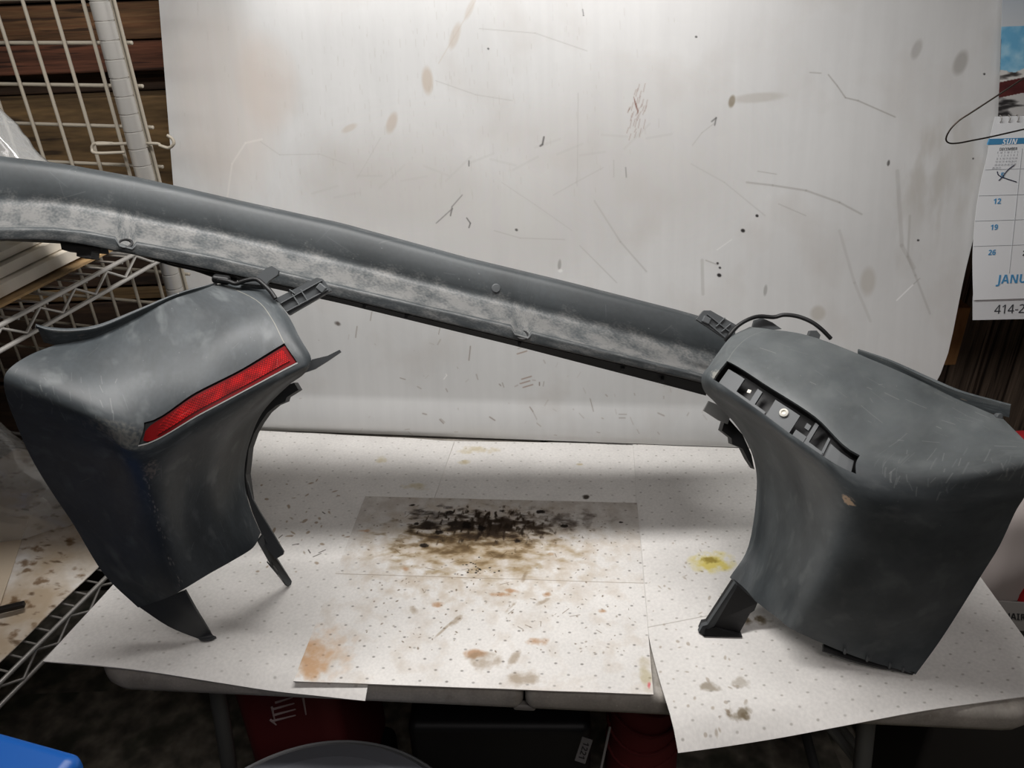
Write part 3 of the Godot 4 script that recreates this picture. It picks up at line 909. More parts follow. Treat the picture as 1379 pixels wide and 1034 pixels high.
func bumper() -> void:
	var t := thing("bumper", "long dark grey bumper bar sloping down to its joined-on right corner cover", "bumper", T(1232, 907, 0.731))
	# the step bar
	var c := Cv.new(1536, 384, rgb(62, 66, 68), 101)
	c.mottle(c.noise(102, 0.006), 0.10)
	c.mottle(c.noise(103, 0.08), 0.05)
	c.scratches(120, 6, 60, 0.2, 1.4, rgb(150, 150, 148), 0.25)
	c.specks(140, 0.7, 2.0, rgb(190, 190, 186), 0.5)
	var n := c.noise(104, 0.02, 1, 1, 5)
	var n2 := c.noise(105, 0.16, 1, 1, 3)
	for j in c.h:
		var v := float(j) / c.h * 17.0
		# dust lies on the ledge (rows 6 to 11)
		var band := smoothstep(5.0, 8.0, v) * (1.0 - smoothstep(10.3, 10.9, v))
		if v > 1.6 and v < 3.2: band = maxf(band, 0.25)
		if v > 10.9 and v < 14.2: band = 0.62
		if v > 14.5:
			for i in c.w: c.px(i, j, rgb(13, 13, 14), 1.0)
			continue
		if band <= 0.0: continue
		for i in c.w:
			var q := n[j * c.w + i] / 255.0
			var e := n2[j * c.w + i] / 255.0
			var a := clampf(band * 1.2 - 0.45 + (q - 0.5) * 1.2 + (e - 0.5) * 0.9, 0.0, 1.0)
			c.px(i, j, rgb(148, 145, 141), a * 0.62)
	var m := tmat(c.tex(), 0.5, 0.5)
	var xs := []
	var x := -170.0
	while x <= 990.0:
		xs.append([x, 0.0])
		x += 20.0
	for q in [[155.0, 0.0], [161.0, 1.0], [170.0, 1.0], [178.0, 1.0], [184.0, 0.0], [688.0, 0.0], [693.0, 1.0], [702.0, 1.0], [711.0, 1.0], [716.0, 0.0]]:
		for k in range(xs.size() - 1, -1, -1):
			if absf(xs[k][0] - q[0]) < 7.0 and not xs[k].size() > 2: xs.remove_at(k)
		xs.append([q[0], q[1], 1])
	xs.sort_custom(func(a, b): return a[0] < b[0])
	var cols := []
	for q in xs: cols.append(bar_row(q[0], q[1]))
	var g := []
	for r in cols[0].size():
		var row := PackedVector3Array()
		for q in cols: row.append(q[r])
		g.append(row)
	var st := begin()
	shell(st, dense(g, 1, 3), 0.003, 1, 3, {}, null)
	var bar := obj(st, "step_bar", m, t)
	# round plug on the upper face, and the slots in the lip
	var pc := bar_row(668, 0.0)
	var pa := (pc[5] as Vector3).lerp(pc[6], 0.6)
	var pn: Vector3 = ((bar_row(690, 0.0)[5] as Vector3) - pc[5]).cross(pc[5] - pc[6]).normalized()
	if pn.dot(co - pa) < 0: pn = -pn
	st = begin()
	lathe(st, xf(P(668, 388, (pa - co).dot(-cb.z)), pn.cross(Vector3.UP), pn), [Vector2(0.0062, -0.002), Vector2(0.0062, 0.0008), Vector2(0.0052, 0.0016), Vector2(0.0, 0.0018)], 20)
	obj(st, "plug", M.grey, bar)
	for q in [[169, 328], [703, 451]]:
		st = begin()
		var dd := bar_d(q[0])
		lathe(st, xf(P(q[0], q[1], dd + 0.004), Vector3(1, -0.2, 0.1), Vector3(0, 1, 0.3)), [Vector2(0.009, -0.003), Vector2(0.009, 0.001), Vector2(0.0065, 0.0014), Vector2(0.0055, -0.002), Vector2(0.0, -0.002)], 20)
		obj(st, "slot_rim", M.black, bar)
	# black flange under the lip, with its brackets
	st = begin()
	var fl := []
	for r in 2:
		var row := PackedVector3Array()
		for k in 34:
			var xx := 225.0 + 22.0 * k
			row.append(bar_row(xx, 0.0)[15 + r * 1] + Vector3(0, -0.001 - 0.002 * r, 0))
		fl.append(row)
	shell(st, fl, 0.003)
	obj(st, "lower_flange", mat(rgb(13, 13, 14), 0.8, 0.0, 0.3), bar)
	st = begin()
	prism(st, pxs([80, 322, 135, 332, 136, 339, 123, 338, 122, 347, 103, 345, 103, 338, 83, 336], bar_d(100) + 0.012), -cb.z * 0.02)
	obj(st, "hook_bracket", M.black, bar)
	st = begin()
	tube(st, spline(pxd([205, 347, 1.03, 235, 356, 1.03, 262, 362, 1.035, 292, 372, 1.03, 318, 378, 1.03]), 4), 0.003, 8)
	obj(st, "cable", M.cable, bar)
	for q in [[493, 412], [549, 426], [700, 463], [838, 498], [891, 513]]:
		st = begin()
		rbox(st, xf(P(q[0], q[1] - 4, bar_d(q[0]) + 0.02), Vector3(1, -0.25, 0.1)), Vector3(0.005, 0.006, 0.02), 0.001)
		obj(st, "clip_tab", M.black, bar)

	# the right corner cover: columns from the outer end to the inner end
	var rows := [
		[1350, 563, 0.950, 1310, 546, 0.970, 1245, 514, 1.000, 1165, 480, 1.030, 1090, 452, 1.050, 1035, 443, 1.062, 1010, 440, 1.068],
		[1376, 589, 0.905, 1300, 574, 0.935, 1225, 546, 0.958, 1145, 502, 0.997, 1072, 470, 1.022, 1008, 454, 1.045, 985, 453, 1.055],
		[1394, 608, 0.884, 1287, 606, 0.905, 1195, 582, 0.922, 1122, 531, 0.963, 1055, 494, 0.996, 990, 470, 1.031, 967, 475, 1.045],
		[1399, 626, 0.880, 1270, 636, 0.886, 1158, 613, 0.900, 1098, 561, 0.937, 1036, 521, 0.976, 979, 486, 1.020, 956, 491, 1.040],
		[1388, 652, 0.893, 1263, 661, 0.886, 1153, 638, 0.893, 1078, 593, 0.931, 1018, 550, 0.970, 961, 511, 1.015, 945, 507, 1.035],
		[1378, 672, 0.906, 1262, 682, 0.890, 1159, 663, 0.893, 1083, 612, 0.933, 1024, 568, 0.974, 966, 531, 1.020, 948, 526, 1.045],
		[1367, 690, 0.920, 1258, 705, 0.900, 1158, 681, 0.899, 1093, 631, 0.940, 1038, 585, 0.984, 985, 549, 1.035, 965, 544, 1.060],
		[1346, 735, 0.945, 1245, 745, 0.922, 1148, 716, 0.920, 1098, 666, 0.962, 1058, 616, 1.008, 1012, 581, 1.060, 994, 576, 1.080],
		[1322, 774, 0.965, 1228, 785, 0.945, 1131, 755, 0.943, 1094, 706, 0.984, 1066, 656, 1.030, 1032, 622, 1.075, 1014, 615, 1.095],
		[1291, 824, 0.988, 1205, 825, 0.972, 1110, 790, 0.968, 1080, 750, 1.010, 1060, 706, 1.048, 1035, 668, 1.085, 1019, 660, 1.104],
		[1263, 867, 1.003, 1180, 856, 0.996, 1090, 822, 0.993, 1062, 792, 1.032, 1043, 758, 1.062, 1027, 735, 1.090, 1008, 735, 1.104],
		[1233, 908, 1.004, 1152, 884, 1.010, 1072, 850, 1.014, 1048, 833, 1.050, 1022, 813, 1.070, 1002, 797, 1.087, 983, 777, 1.096]]
	var ctrl := []
	for r in rows: ctrl.append(pxd(r))
	c = plastic(111, 1024, 1024)
	c.tint(c.noise(117, 0.004), 0.1, 0.9, rgb(96, 101, 103), 0.65)
	for j in 380:      # upper face painted paler, standing in for the lamp light on it
		for i in c.w: c.px(i, j, rgb(140, 142, 139), 0.30 * smoothstep(380.0, 250.0, j))
	for k in 60:      # scuffs along the outer corner edge
		var a := Vector2(c.rng.randf_range(0.0, 0.30), c.rng.randf_range(0.16, 0.37)) * 1024.0
		c.line(a, a + Vector2(c.rng.randf_range(-8, 8), c.rng.randf_range(10, 60)), c.rng.randf_range(1, 4), rgb(160, 162, 160), c.rng.randf_range(0.08, 0.35))
	for k in 40:
		var a := Vector2(c.rng.randf_range(0.0, 0.8), c.rng.randf_range(0.0, 0.2)) * 1024.0
		c.line(a, a + Vector2(c.rng.randf_range(-70, 70), c.rng.randf_range(-8, 8)), c.rng.randf_range(1, 3), rgb(165, 166, 162), c.rng.randf_range(0.08, 0.4))
	n = c.noise(115, 0.04)
	c.line(Vector2(0.833, 0.0) * 1024.0, Vector2(0.833, 0.27) * 1024.0, 4.0, rgb(132, 134, 130), 0.5)
	c.blot(0.365 * 1024, 0.55 * 1024, 22, 26, 0.0, rgb(196, 168, 140), 0.95, n, 0.5, 0.25)
	c.blot(0.83 * 1024, 0.34 * 1024, 60, 22, 0.0, rgb(170, 166, 154), 0.6, n, 0.5, 0.4)
	c.tint(c.noise(116, 0.008, 1, 1, 4), 0.6, 0.9, rgb(112, 116, 116), 0.5)
	var pm := tmat(c.tex(), 0.46, 0.5)
	var cover := cover_mesh(t, ctrl, pm, false)
	# the lip along the back
	st = begin()
	shell(st, dense([pxd([1361, 546, 0.944, 1338, 540, 0.953, 1290, 527, 0.972, 1245, 508, 0.993, 1195, 485, 1.015, 1155, 471, 1.031]),
		pxd([1359, 562, 0.950, 1335, 556, 0.960, 1290, 542, 0.980, 1245, 519, 1.001, 1195, 494, 1.019, 1155, 477, 1.033])], 6, 4), 0.004)
	obj(st, "lip", pm, cover)
	st = begin()
	lathe(st, xf(P(1345, 561, 0.951), cb.x, cb.z), [Vector2(0.0045, -0.003), Vector2(0.0045, 0.002), Vector2(0.003, 0.003), Vector2(0, 0.003)], 14)
	obj(st, "rivet", M.grey, cover)
	# fixing foot at the bottom inner corner
	st = begin()
	var fp := PackedVector3Array([P(990, 785, 1.088), P(1020, 812, 1.072), P(1016, 822, 1.074), P(1010, 826, 1.076), T(996, 852, 0.7338), T(1000, 858, 0.7338), T(948, 857, 0.7338), T(943, 852, 0.7338), P(947, 843, 1.089), P(953, 842, 1.089)])
	prism(st, fp, Vector3(0, 0, -0.012))
	obj(st, "fixing_foot", M.black, cover)
	st = begin()
	prism(st, PackedVector3Array([fp[0], P(993, 789, 1.084), P(962, 843, 1.085), P(952, 848, 1.085), T(949, 856, 0.7338), T(941, 852, 0.7338), P(946, 843, 1.087), P(953, 841, 1.087)]), Vector3(0, 0, -0.006))
	obj(st, "fixing_edge", M.dull, cover)
	# strip along the bottom edge
	st = begin()
	shell(st, dense([pxd([1109, 867, 1.024, 1160, 883, 1.021, 1231, 906, 1.003]), pxd([1109, 877, 1.020, 1161, 893, 1.014, 1229, 909, 1.005])], 4, 1), 0.004)
	obj(st, "bottom_strip", M.black, cover)
	for q in [[1138, 880], [1168, 890], [1198, 899], [1216, 904]]:
		st = begin()
		rbox(st, xf(P(q[0], q[1] - 3, 1.006), cb.x), Vector3(0.003, 0.008, 0.004), 0.001)
		obj(st, "rib", M.dull, cover)
	# ribbed clip, inner brackets and cable
	clip(cover, [938, 430, 948, 418, 957, 418, 996, 440, 980, 458], 1.075, [[952, 423, 986, 450], [947, 430, 978, 456]], [[964, 440, 976, 428], [971, 447, 984, 436]], [951, 431])
	st = begin()
	prism(st, pxs([955, 540, 986, 553, 980, 571, 968, 566, 948, 553], 1.10), -cb.z * 0.006)
	obj(st, "inner_tab", M.steel, cover)
	st = begin()
	prism(st, pxs([978, 560, 1000, 585, 1012, 612, 1016, 632, 1008, 620, 1000, 604, 986, 598, 985, 590, 972, 580], 1.115), -cb.z * 0.02)
	obj(st, "inner_bracket", M.black, cover)
	st = begin()
	prism(st, pxs([1016, 431, 1026, 428, 1040, 434, 1053, 443, 1012, 446], 1.075), -cb.z * 0.006)
	obj(st, "rear_tab", M.dull, cover)
	st = begin()
	prism(st, pxs([1092, 445, 1100, 445, 1105, 451, 1103, 458, 1090, 451], 1.052), -cb.z * 0.01)
	obj(st, "rear_tab", M.dull, cover)
	st = begin()
	tube(st, spline(pxd([977, 459, 1.06, 983, 450, 1.056, 992, 440, 1.058, 1006, 431, 1.062, 1022, 426, 1.068, 1042, 427, 1.07, 1056, 424, 1.068, 1074, 426, 1.066, 1092, 433, 1.062, 1106, 443, 1.06, 1119, 456, 1.06]), 5), 0.0028, 8)
	obj(st, "cable", M.cable, cover)

# one corner cover from its net, with the slot for the reflector; returns the mesh
func cover_mesh(t: Node3D, ctrl: Array, m: Material, filled: bool) -> MeshInstance3D:
	var su := 6
	var sv := 5
	var g := dense(ctrl, su, sv)
	var st := begin()
	var holes := {}
	for k in [2, 3, 4]: holes[Vector2i(3, k)] = true
	var nn := shell(st, g, 0.0035, su, sv, holes)
	var cover := obj(st, "corner_cover", m, t)
	# the walls and the floor of the recess
	var top: PackedVector3Array = PackedVector3Array(); var bot := PackedVector3Array()
	var nrm := Vector3.ZERO
	for j in range(2 * su, 5 * su + 1):
		top.append(g[3 * sv][j])
		bot.append(g[4 * sv][j])
		nrm += nn[3 * sv][j] + nn[4 * sv][j]
	nrm = nrm.normalized()
	var deep := 0.007 if filled else 0.024
	var inner := func(s: float, q: float, dp: float) -> Vector3:       # s from the rounded end to the seam
		var f := s * (top.size() - 1)
		var k := mini(int(f), top.size() - 2)
		var a := top[k].lerp(top[k + 1], f - k); var b := bot[k].lerp(bot[k + 1], f - k)
		return a.lerp(b, q) - nrm * dp
	st = begin()
	var n := top.size() - 1
	for k in n:
		var s0 := float(k) / n; var s1 := float(k + 1) / n
		for q in [0.0, 1.0]:
			quad(st, inner.call(s0, q, 0.002), inner.call(s1, q, 0.002), inner.call(s1, q, deep), inner.call(s0, q, deep), inner.call(s0, 0.5, 0.0) - inner.call(s0, q, 0.0))
		quad(st, inner.call(s0, 0, deep), inner.call(s1, 0, deep), inner.call(s1, 1, deep), inner.call(s0, 1, deep), nrm)
	for s in [0.0, 1.0]:
		quad(st, inner.call(s, 0, 0.002), inner.call(s, 1, 0.002), inner.call(s, 1, deep), inner.call(s, 0, deep), inner.call(0.5, 0.5, 0.0) - inner.call(s, 0.5, 0.0))
	var liner := obj(st, "slot_liner", M.dull if filled else M.black, cover)
	if not filled: liner.set_meta("label", "black empty reflector slot")
	var plate := func(s0: float, s1: float, q0: float, q1: float, d0: float, thick: float, round_end: bool) -> Array:
		var rows := []
		var nu := 40
		for i in 9:
			var row := PackedVector3Array()
			for j in nu + 1:
				var s := lerpf(s0, s1, float(j) / nu)
				var a := q0; var b := q1
				if round_end:      # round off the end at s0
					var e := clampf((s - s0) / 0.10, 0.0, 1.0)
					var cut := 1.0 - sqrt(1.0 - (1.0 - e) * (1.0 - e))
					a = lerpf(q0, 0.40, cut); b = lerpf(q1, 0.78, cut)
				var q := lerpf(a, b, i / 8.0)
				row.append(inner.call(s, q, d0))
			rows.append(row)
		return [rows, thick]
	if filled:
		var a: Array = plate.call(0.02, 0.992, 0.10, 0.93, 0.0012, 0.005, true)
		st = begin()
		shell(st, a[0], a[1])
		var rf := obj(st, "reflector", M.red, cover)
		rf.set_meta("label", "red reflector")
		a = plate.call(0.10, 0.955, 0.20, 0.76, -0.0002, 0.0014, true)
		st = begin()
		shell(st, a[0], a[1])
		obj(st, "reflector_lens", M.lens, cover)
		a = plate.call(0.0, 1.0, 0.955, 1.01, -0.0002, 0.003, false)  # pale strip added below the lens, imitating light caught by the slot ledge
		st = begin()
		shell(st, a[0], a[1])
		obj(st, "lit_ledge_strip", mat(rgb(150, 150, 148), 0.5), cover)
	else:
		for q in [[0.83, 0.965, 0.22, 0.98, 0.007, 0.003], [0.42, 0.60, 0.25, 1.0, 0.005, 0.003], [0.03, 0.19, 0.30, 1.0, 0.009, 0.003], [0.70, 0.735, 0.25, 1.0, 0.008, 0.004], [0.30, 0.325, 0.1, 1.0, 0.008, 0.004], [0.195, 0.21, 0.2, 1.0, 0.006, 0.004], [0.325, 0.40, 0.72, 1.0, 0.007, 0.003], [0.20, 0.31, 0.84, 1.0, 0.005, 0.003], [0.61, 0.83, 0.86, 1.0, 0.004, 0.003], [0.335, 0.365, 0.3, 0.5, 0.007, 0.004]]:
			var a: Array = plate.call(q[0], q[1], q[2], q[3], q[4], q[5], false)
			st = begin()
			shell(st, a[0], a[1])
			obj(st, "mounting_plate", M.grey, cover)
		st = begin()
		var sc: Vector3 = inner.call(0.51, 0.5, 0.004)
		lathe(st, xf(sc, nrm.cross(Vector3.UP), nrm), [Vector2(0.0055, 0.0), Vector2(0.0052, 0.0018), Vector2(0.003, 0.0028), Vector2(0.0022, 0.001), Vector2(0.0, 0.001)], 16)
		obj(st, "screw", mat(rgb(225, 222, 212), 0.4), cover)
		st = begin()
		rbox(st, xf(inner.call(0.775, 0.5, 0.012), nrm.cross(Vector3.UP), nrm), Vector3(0.005, 0.002, 0.005), 0.0008)
		obj(st, "screw", mat(rgb(225, 222, 212), 0.4), cover)
	return cover

func clip(parent: Node3D, outline: Array, d: float, rails: Array, ribs: Array, block: Array) -> void:
	var st := begin()
	prism(st, pxs(outline, d), -cb.z * 0.008)
	var b := obj(st, "ribbed_clip", M.dull, parent)
	for q in rails + ribs:
		st = begin()
		var a := P(q[0], q[1], d - 0.0005); var e := P(q[2], q[3], d - 0.0005)
		rbox(st, xf((a + e) / 2.0, e - a, cb.z.cross(e - a)), Vector3(a.distance_to(e), 0.0016, 0.005), 0.0006)
		obj(st, "rib", M.grey, parent)
	st = begin()
	var bl := P(block[0], block[1], d - 0.001)
	rbox(st, xf(bl, P(outline[6], outline[7], d) - P(outline[2], outline[3], d), cb.y), Vector3(0.011, 0.009, 0.007), 0.0015)
	obj(st, "clip_block", M.grey, parent)
	b.set_meta("label", "ribbed plastic clip")

func bumper_corner() -> void:
	# honeycomb face of the reflector
	var hx := Cv.new(512, 72, rgb(205, 24, 22), 131)
	for j in 72:
		for i in 512:
			var y := j / 9.0
			var xx := i / 10.4 + (0.5 if int(y) % 2 == 1 else 0.0)
			var a := Vector2(xx - floorf(xx) - 0.5, (y - floorf(y) - 0.5) * 0.87).length()
			hx.px(i, j, rgb(84, 6, 10) if a > 0.36 else rgb(160, 20, 22), 0.9)
	hx.mottle(hx.noise(132, 0.012), 0.3)
	hx.scratches(26, 4, 60, -0.5, 1.2, rgb(240, 170, 160), 0.6)
	M.lens = tmat(hx.tex(), 0.4, 0.3)
	var t := thing("bumper_corner", "loose dark grey bumper corner with a red reflector, standing on the left pad", "bumper", T(285, 858, 0.732))
	var rows := [
		[75, 464, 0.950, 125, 454, 0.967, 178, 431, 0.980, 225, 406, 0.990, 264, 392, 1.000, 299, 382, 1.003, 356, 382, 1.006],
		[40, 478, 0.921, 108, 482, 0.932, 178, 474, 0.944, 240, 451, 0.956, 300, 420, 0.972, 345, 404, 0.982, 372, 403, 0.988],
		[12, 497, 0.900, 104, 516, 0.900, 182, 521, 0.912, 252, 491, 0.929, 318, 451, 0.947, 366, 429, 0.965, 390, 428, 0.976],
		[5, 516, 0.897, 112, 550, 0.884, 194, 569, 0.895, 262, 529, 0.911, 325, 497, 0.930, 383, 462, 0.950, 404, 455, 0.964],
		[12, 546, 0.915, 121, 574, 0.890, 186, 601, 0.895, 272, 557, 0.910, 340, 521, 0.928, 401, 489, 0.948, 419, 483, 0.962],
		[20, 566, 0.930, 127, 590, 0.900, 188, 613, 0.898, 268, 575, 0.914, 336, 538, 0.933, 404, 501, 0.953, 410, 503, 0.966],
		[28, 586, 0.945, 131, 606, 0.911, 190, 626, 0.904, 262, 592, 0.923, 325, 559, 0.944, 375, 525, 0.972, 386, 521, 0.985],
		[45, 622, 0.972, 138, 641, 0.944, 197, 652, 0.924, 253, 620, 0.944, 300, 595, 0.965, 341, 562, 0.997, 353, 556, 1.012],
		[70, 663, 0.998, 150, 681, 0.975, 206, 682, 0.949, 249, 651, 0.964, 288, 631, 0.983, 320, 608, 1.014, 335, 599, 1.030],
		[99, 706, 1.018, 168, 726, 1.005, 216, 717, 0.980, 251, 692, 0.989, 287, 671, 1.000, 315, 651, 1.028, 329, 641, 1.041],
		[140, 773, 1.050, 195, 776, 1.036, 229, 754, 1.010, 261, 732, 1.015, 295, 711, 1.020, 323, 692, 1.034, 336, 681, 1.045],
		[186, 818, 1.070, 222, 806, 1.060, 246, 794, 1.044, 281, 773, 1.044, 313, 755, 1.044, 341, 737, 1.042, 351, 717, 1.046]]
	var ctrl := []
	for r in rows: ctrl.append(pxd(r))
	var c := plastic(121, 1024, 1024)
	for k in 50:
		var a := Vector2(c.rng.randf_range(0.0, 0.30), c.rng.randf_range(0.14, 0.36)) * 1024.0
		c.line(a, a + Vector2(c.rng.randf_range(-8, 8), c.rng.randf_range(8, 46)), c.rng.randf_range(1, 4), rgb(160, 160, 156), c.rng.randf_range(0.06, 0.3))
	var n := c.noise(125, 0.05)
	c.blot(0.36 * 1024, 0.58 * 1024, 40, 60, 0.0, rgb(150, 134, 124), 0.55, n, 0.62, 0.4)
	c.blot(0.27 * 1024, 0.34 * 1024, 120, 70, 0.0, rgb(120, 116, 108), 0.6, n, 0.4, 0.6)
	for k in 46:      # scuffed corner edge
		var a := Vector2(0.335 + c.rng.randfn(0, 0.008), c.rng.randf_range(0.6, 1.0)) * 1024.0
		c.blot(a.x, a.y, c.rng.randf_range(1, 6), c.rng.randf_range(2, 9), 0.0, rgb(168, 160, 154), 0.5)
	for k in 24:
		var a := Vector2(c.rng.randf_range(0.3, 0.95), c.rng.randf_range(0.55, 1.0)) * 1024.0
		c.line(a, a + Vector2(c.rng.randf_range(-40, 40), c.rng.randf_range(-60, 60)), 1.3, rgb(150, 150, 150), 0.4)
	c.line(Vector2(0.833, 0.0) * 1024.0, Vector2(0.833, 0.27) * 1024.0, 5.0, rgb(168, 160, 142), 0.55)
	c.tint(c.noise(126, 0.008, 1, 1, 4), 0.6, 0.9, rgb(112, 116, 116), 0.5)
	var pm := tmat(c.tex(), 0.46, 0.5)
	var cover := cover_mesh(t, ctrl, pm, true)
	var st := begin()
	# lip along the back
	shell(st, dense([pxd([48, 436, 0.934, 64, 440, 0.938, 97, 442, 0.950, 135, 436, 0.963, 193, 413, 0.980, 240, 394, 0.993, 292, 380, 1.003]),
		pxd([50, 440, 0.931, 67, 445, 0.936, 100, 446, 0.948, 137, 440, 0.961, 194, 416, 0.979, 240, 396, 0.992, 292, 381, 1.003]),
		pxd([55, 452, 0.942, 74, 457, 0.946, 106, 454, 0.957, 141, 445, 0.968, 196, 421, 0.984, 241, 399, 0.995, 292, 383, 1.003]),
		pxd([59, 461, 0.950, 80, 465, 0.953, 110, 459, 0.962, 144, 448, 0.971, 197, 424, 0.986, 242, 401, 0.996, 292, 384, 1.003])], 5, 4), 0.004)
	obj(st, "lip", pm, cover)
	# tongue that the piece stands on
	st = begin()
	shell(st, dense([pxd([184, 815, 1.072, 220, 806, 1.064, 249, 795, 1.052]),
		PackedVector3Array([P(226, 843, 1.078), P(248, 828, 1.072), P(264, 822, 1.062)]),
		PackedVector3Array([T(262, 858, 0.7395), T(276, 855, 0.740), T(284, 852, 0.741)]),
		PackedVector3Array([T(275, 861, 0.7385), T(283, 860, 0.7385), T(291, 857, 0.7385)])], 4, 4), 0.003)
	obj(st, "tongue", M.dark, cover)
	# two prongs behind the concave edge
	st = begin()
	prism(st, pxs([327, 632, 334, 650, 340, 672, 350, 690, 360, 706, 372, 726, 382, 743, 381, 747, 371, 753, 356, 734, 351, 716, 340, 690, 331, 660], 1.058), -cb.z * 0.004)
	obj(st, "side_prong", M.dark, cover)
	st = begin()
	var pr := PackedVector3Array([P(347, 730, 1.052), P(354, 721, 1.052), P(372, 752, 1.068), T(393, 783, 0.737), T(392, 787, 0.736), T(388, 790, 0.736), P(366, 764, 1.075)])
	prism(st, pr, Vector3(-0.002, 0, -0.004))
	obj(st, "lower_prong", M.dull, cover)
	st = begin()
	prism(st, PackedVector3Array([P(362, 753, 1.074), P(359, 757, 1.074), P(374, 775, 1.085), T(384, 788, 0.736), T(388, 790, 0.736), P(368, 763, 1.078)]), Vector3(0, 0, -0.003))
	obj(st, "prong_edge", M.black, cover)
	# inner bracket along the curve
	st = begin()
	prism(st, pxs([396, 515, 402, 525, 386, 535, 384, 541, 372, 546, 360, 556, 350, 570, 342, 584, 335, 604, 331, 640, 336, 676, 330, 660, 325, 640, 327, 606, 338, 578, 352, 553, 372, 531, 388, 518], 1.055), -cb.z * 0.02)
	obj(st, "inner_bracket", M.black, cover)
	# end flange and its spike
	st = begin()
	prism(st, pxs([407, 503, 420, 484, 441, 479, 457, 471, 459, 474, 440, 487, 424, 497], 0.985), -cb.z * 0.004)
	obj(st, "end_spike", M.dark, cover)
	clip(cover, [371, 402, 426, 374, 433, 375, 446, 391, 389, 424], 0.985, [[378, 409, 434, 378], [386, 420, 442, 390]], [[394, 396, 404, 412], [405, 390, 415, 406], [390, 390, 398, 396]], [433, 388])
	st = begin()
	prism(st, pxs([322, 383, 345, 373, 358, 361, 366, 358, 375, 364, 374, 370, 362, 378, 358, 384], 0.995), -cb.z * 0.006)
	obj(st, "top_tab", M.dull, cover)
	st = begin()
	tube(st, spline(pxd([288, 378, 1.004, 296, 377, 0.998, 308, 379, 0.994, 318, 382, 0.992, 330, 378, 0.990, 345, 376, 0.988, 355, 383, 0.985, 364, 392, 0.982, 371, 402, 0.980]), 5), 0.0028, 8)
	obj(st, "cable", M.cable, cover)
	st = begin()
	rbox(st, xf(P(298, 376, 1.003), Vector3(1, -0.2, 0)), Vector3(0.022, 0.010, 0.012), 0.004, 2)
	obj(st, "cable_plug", M.cable, cover)

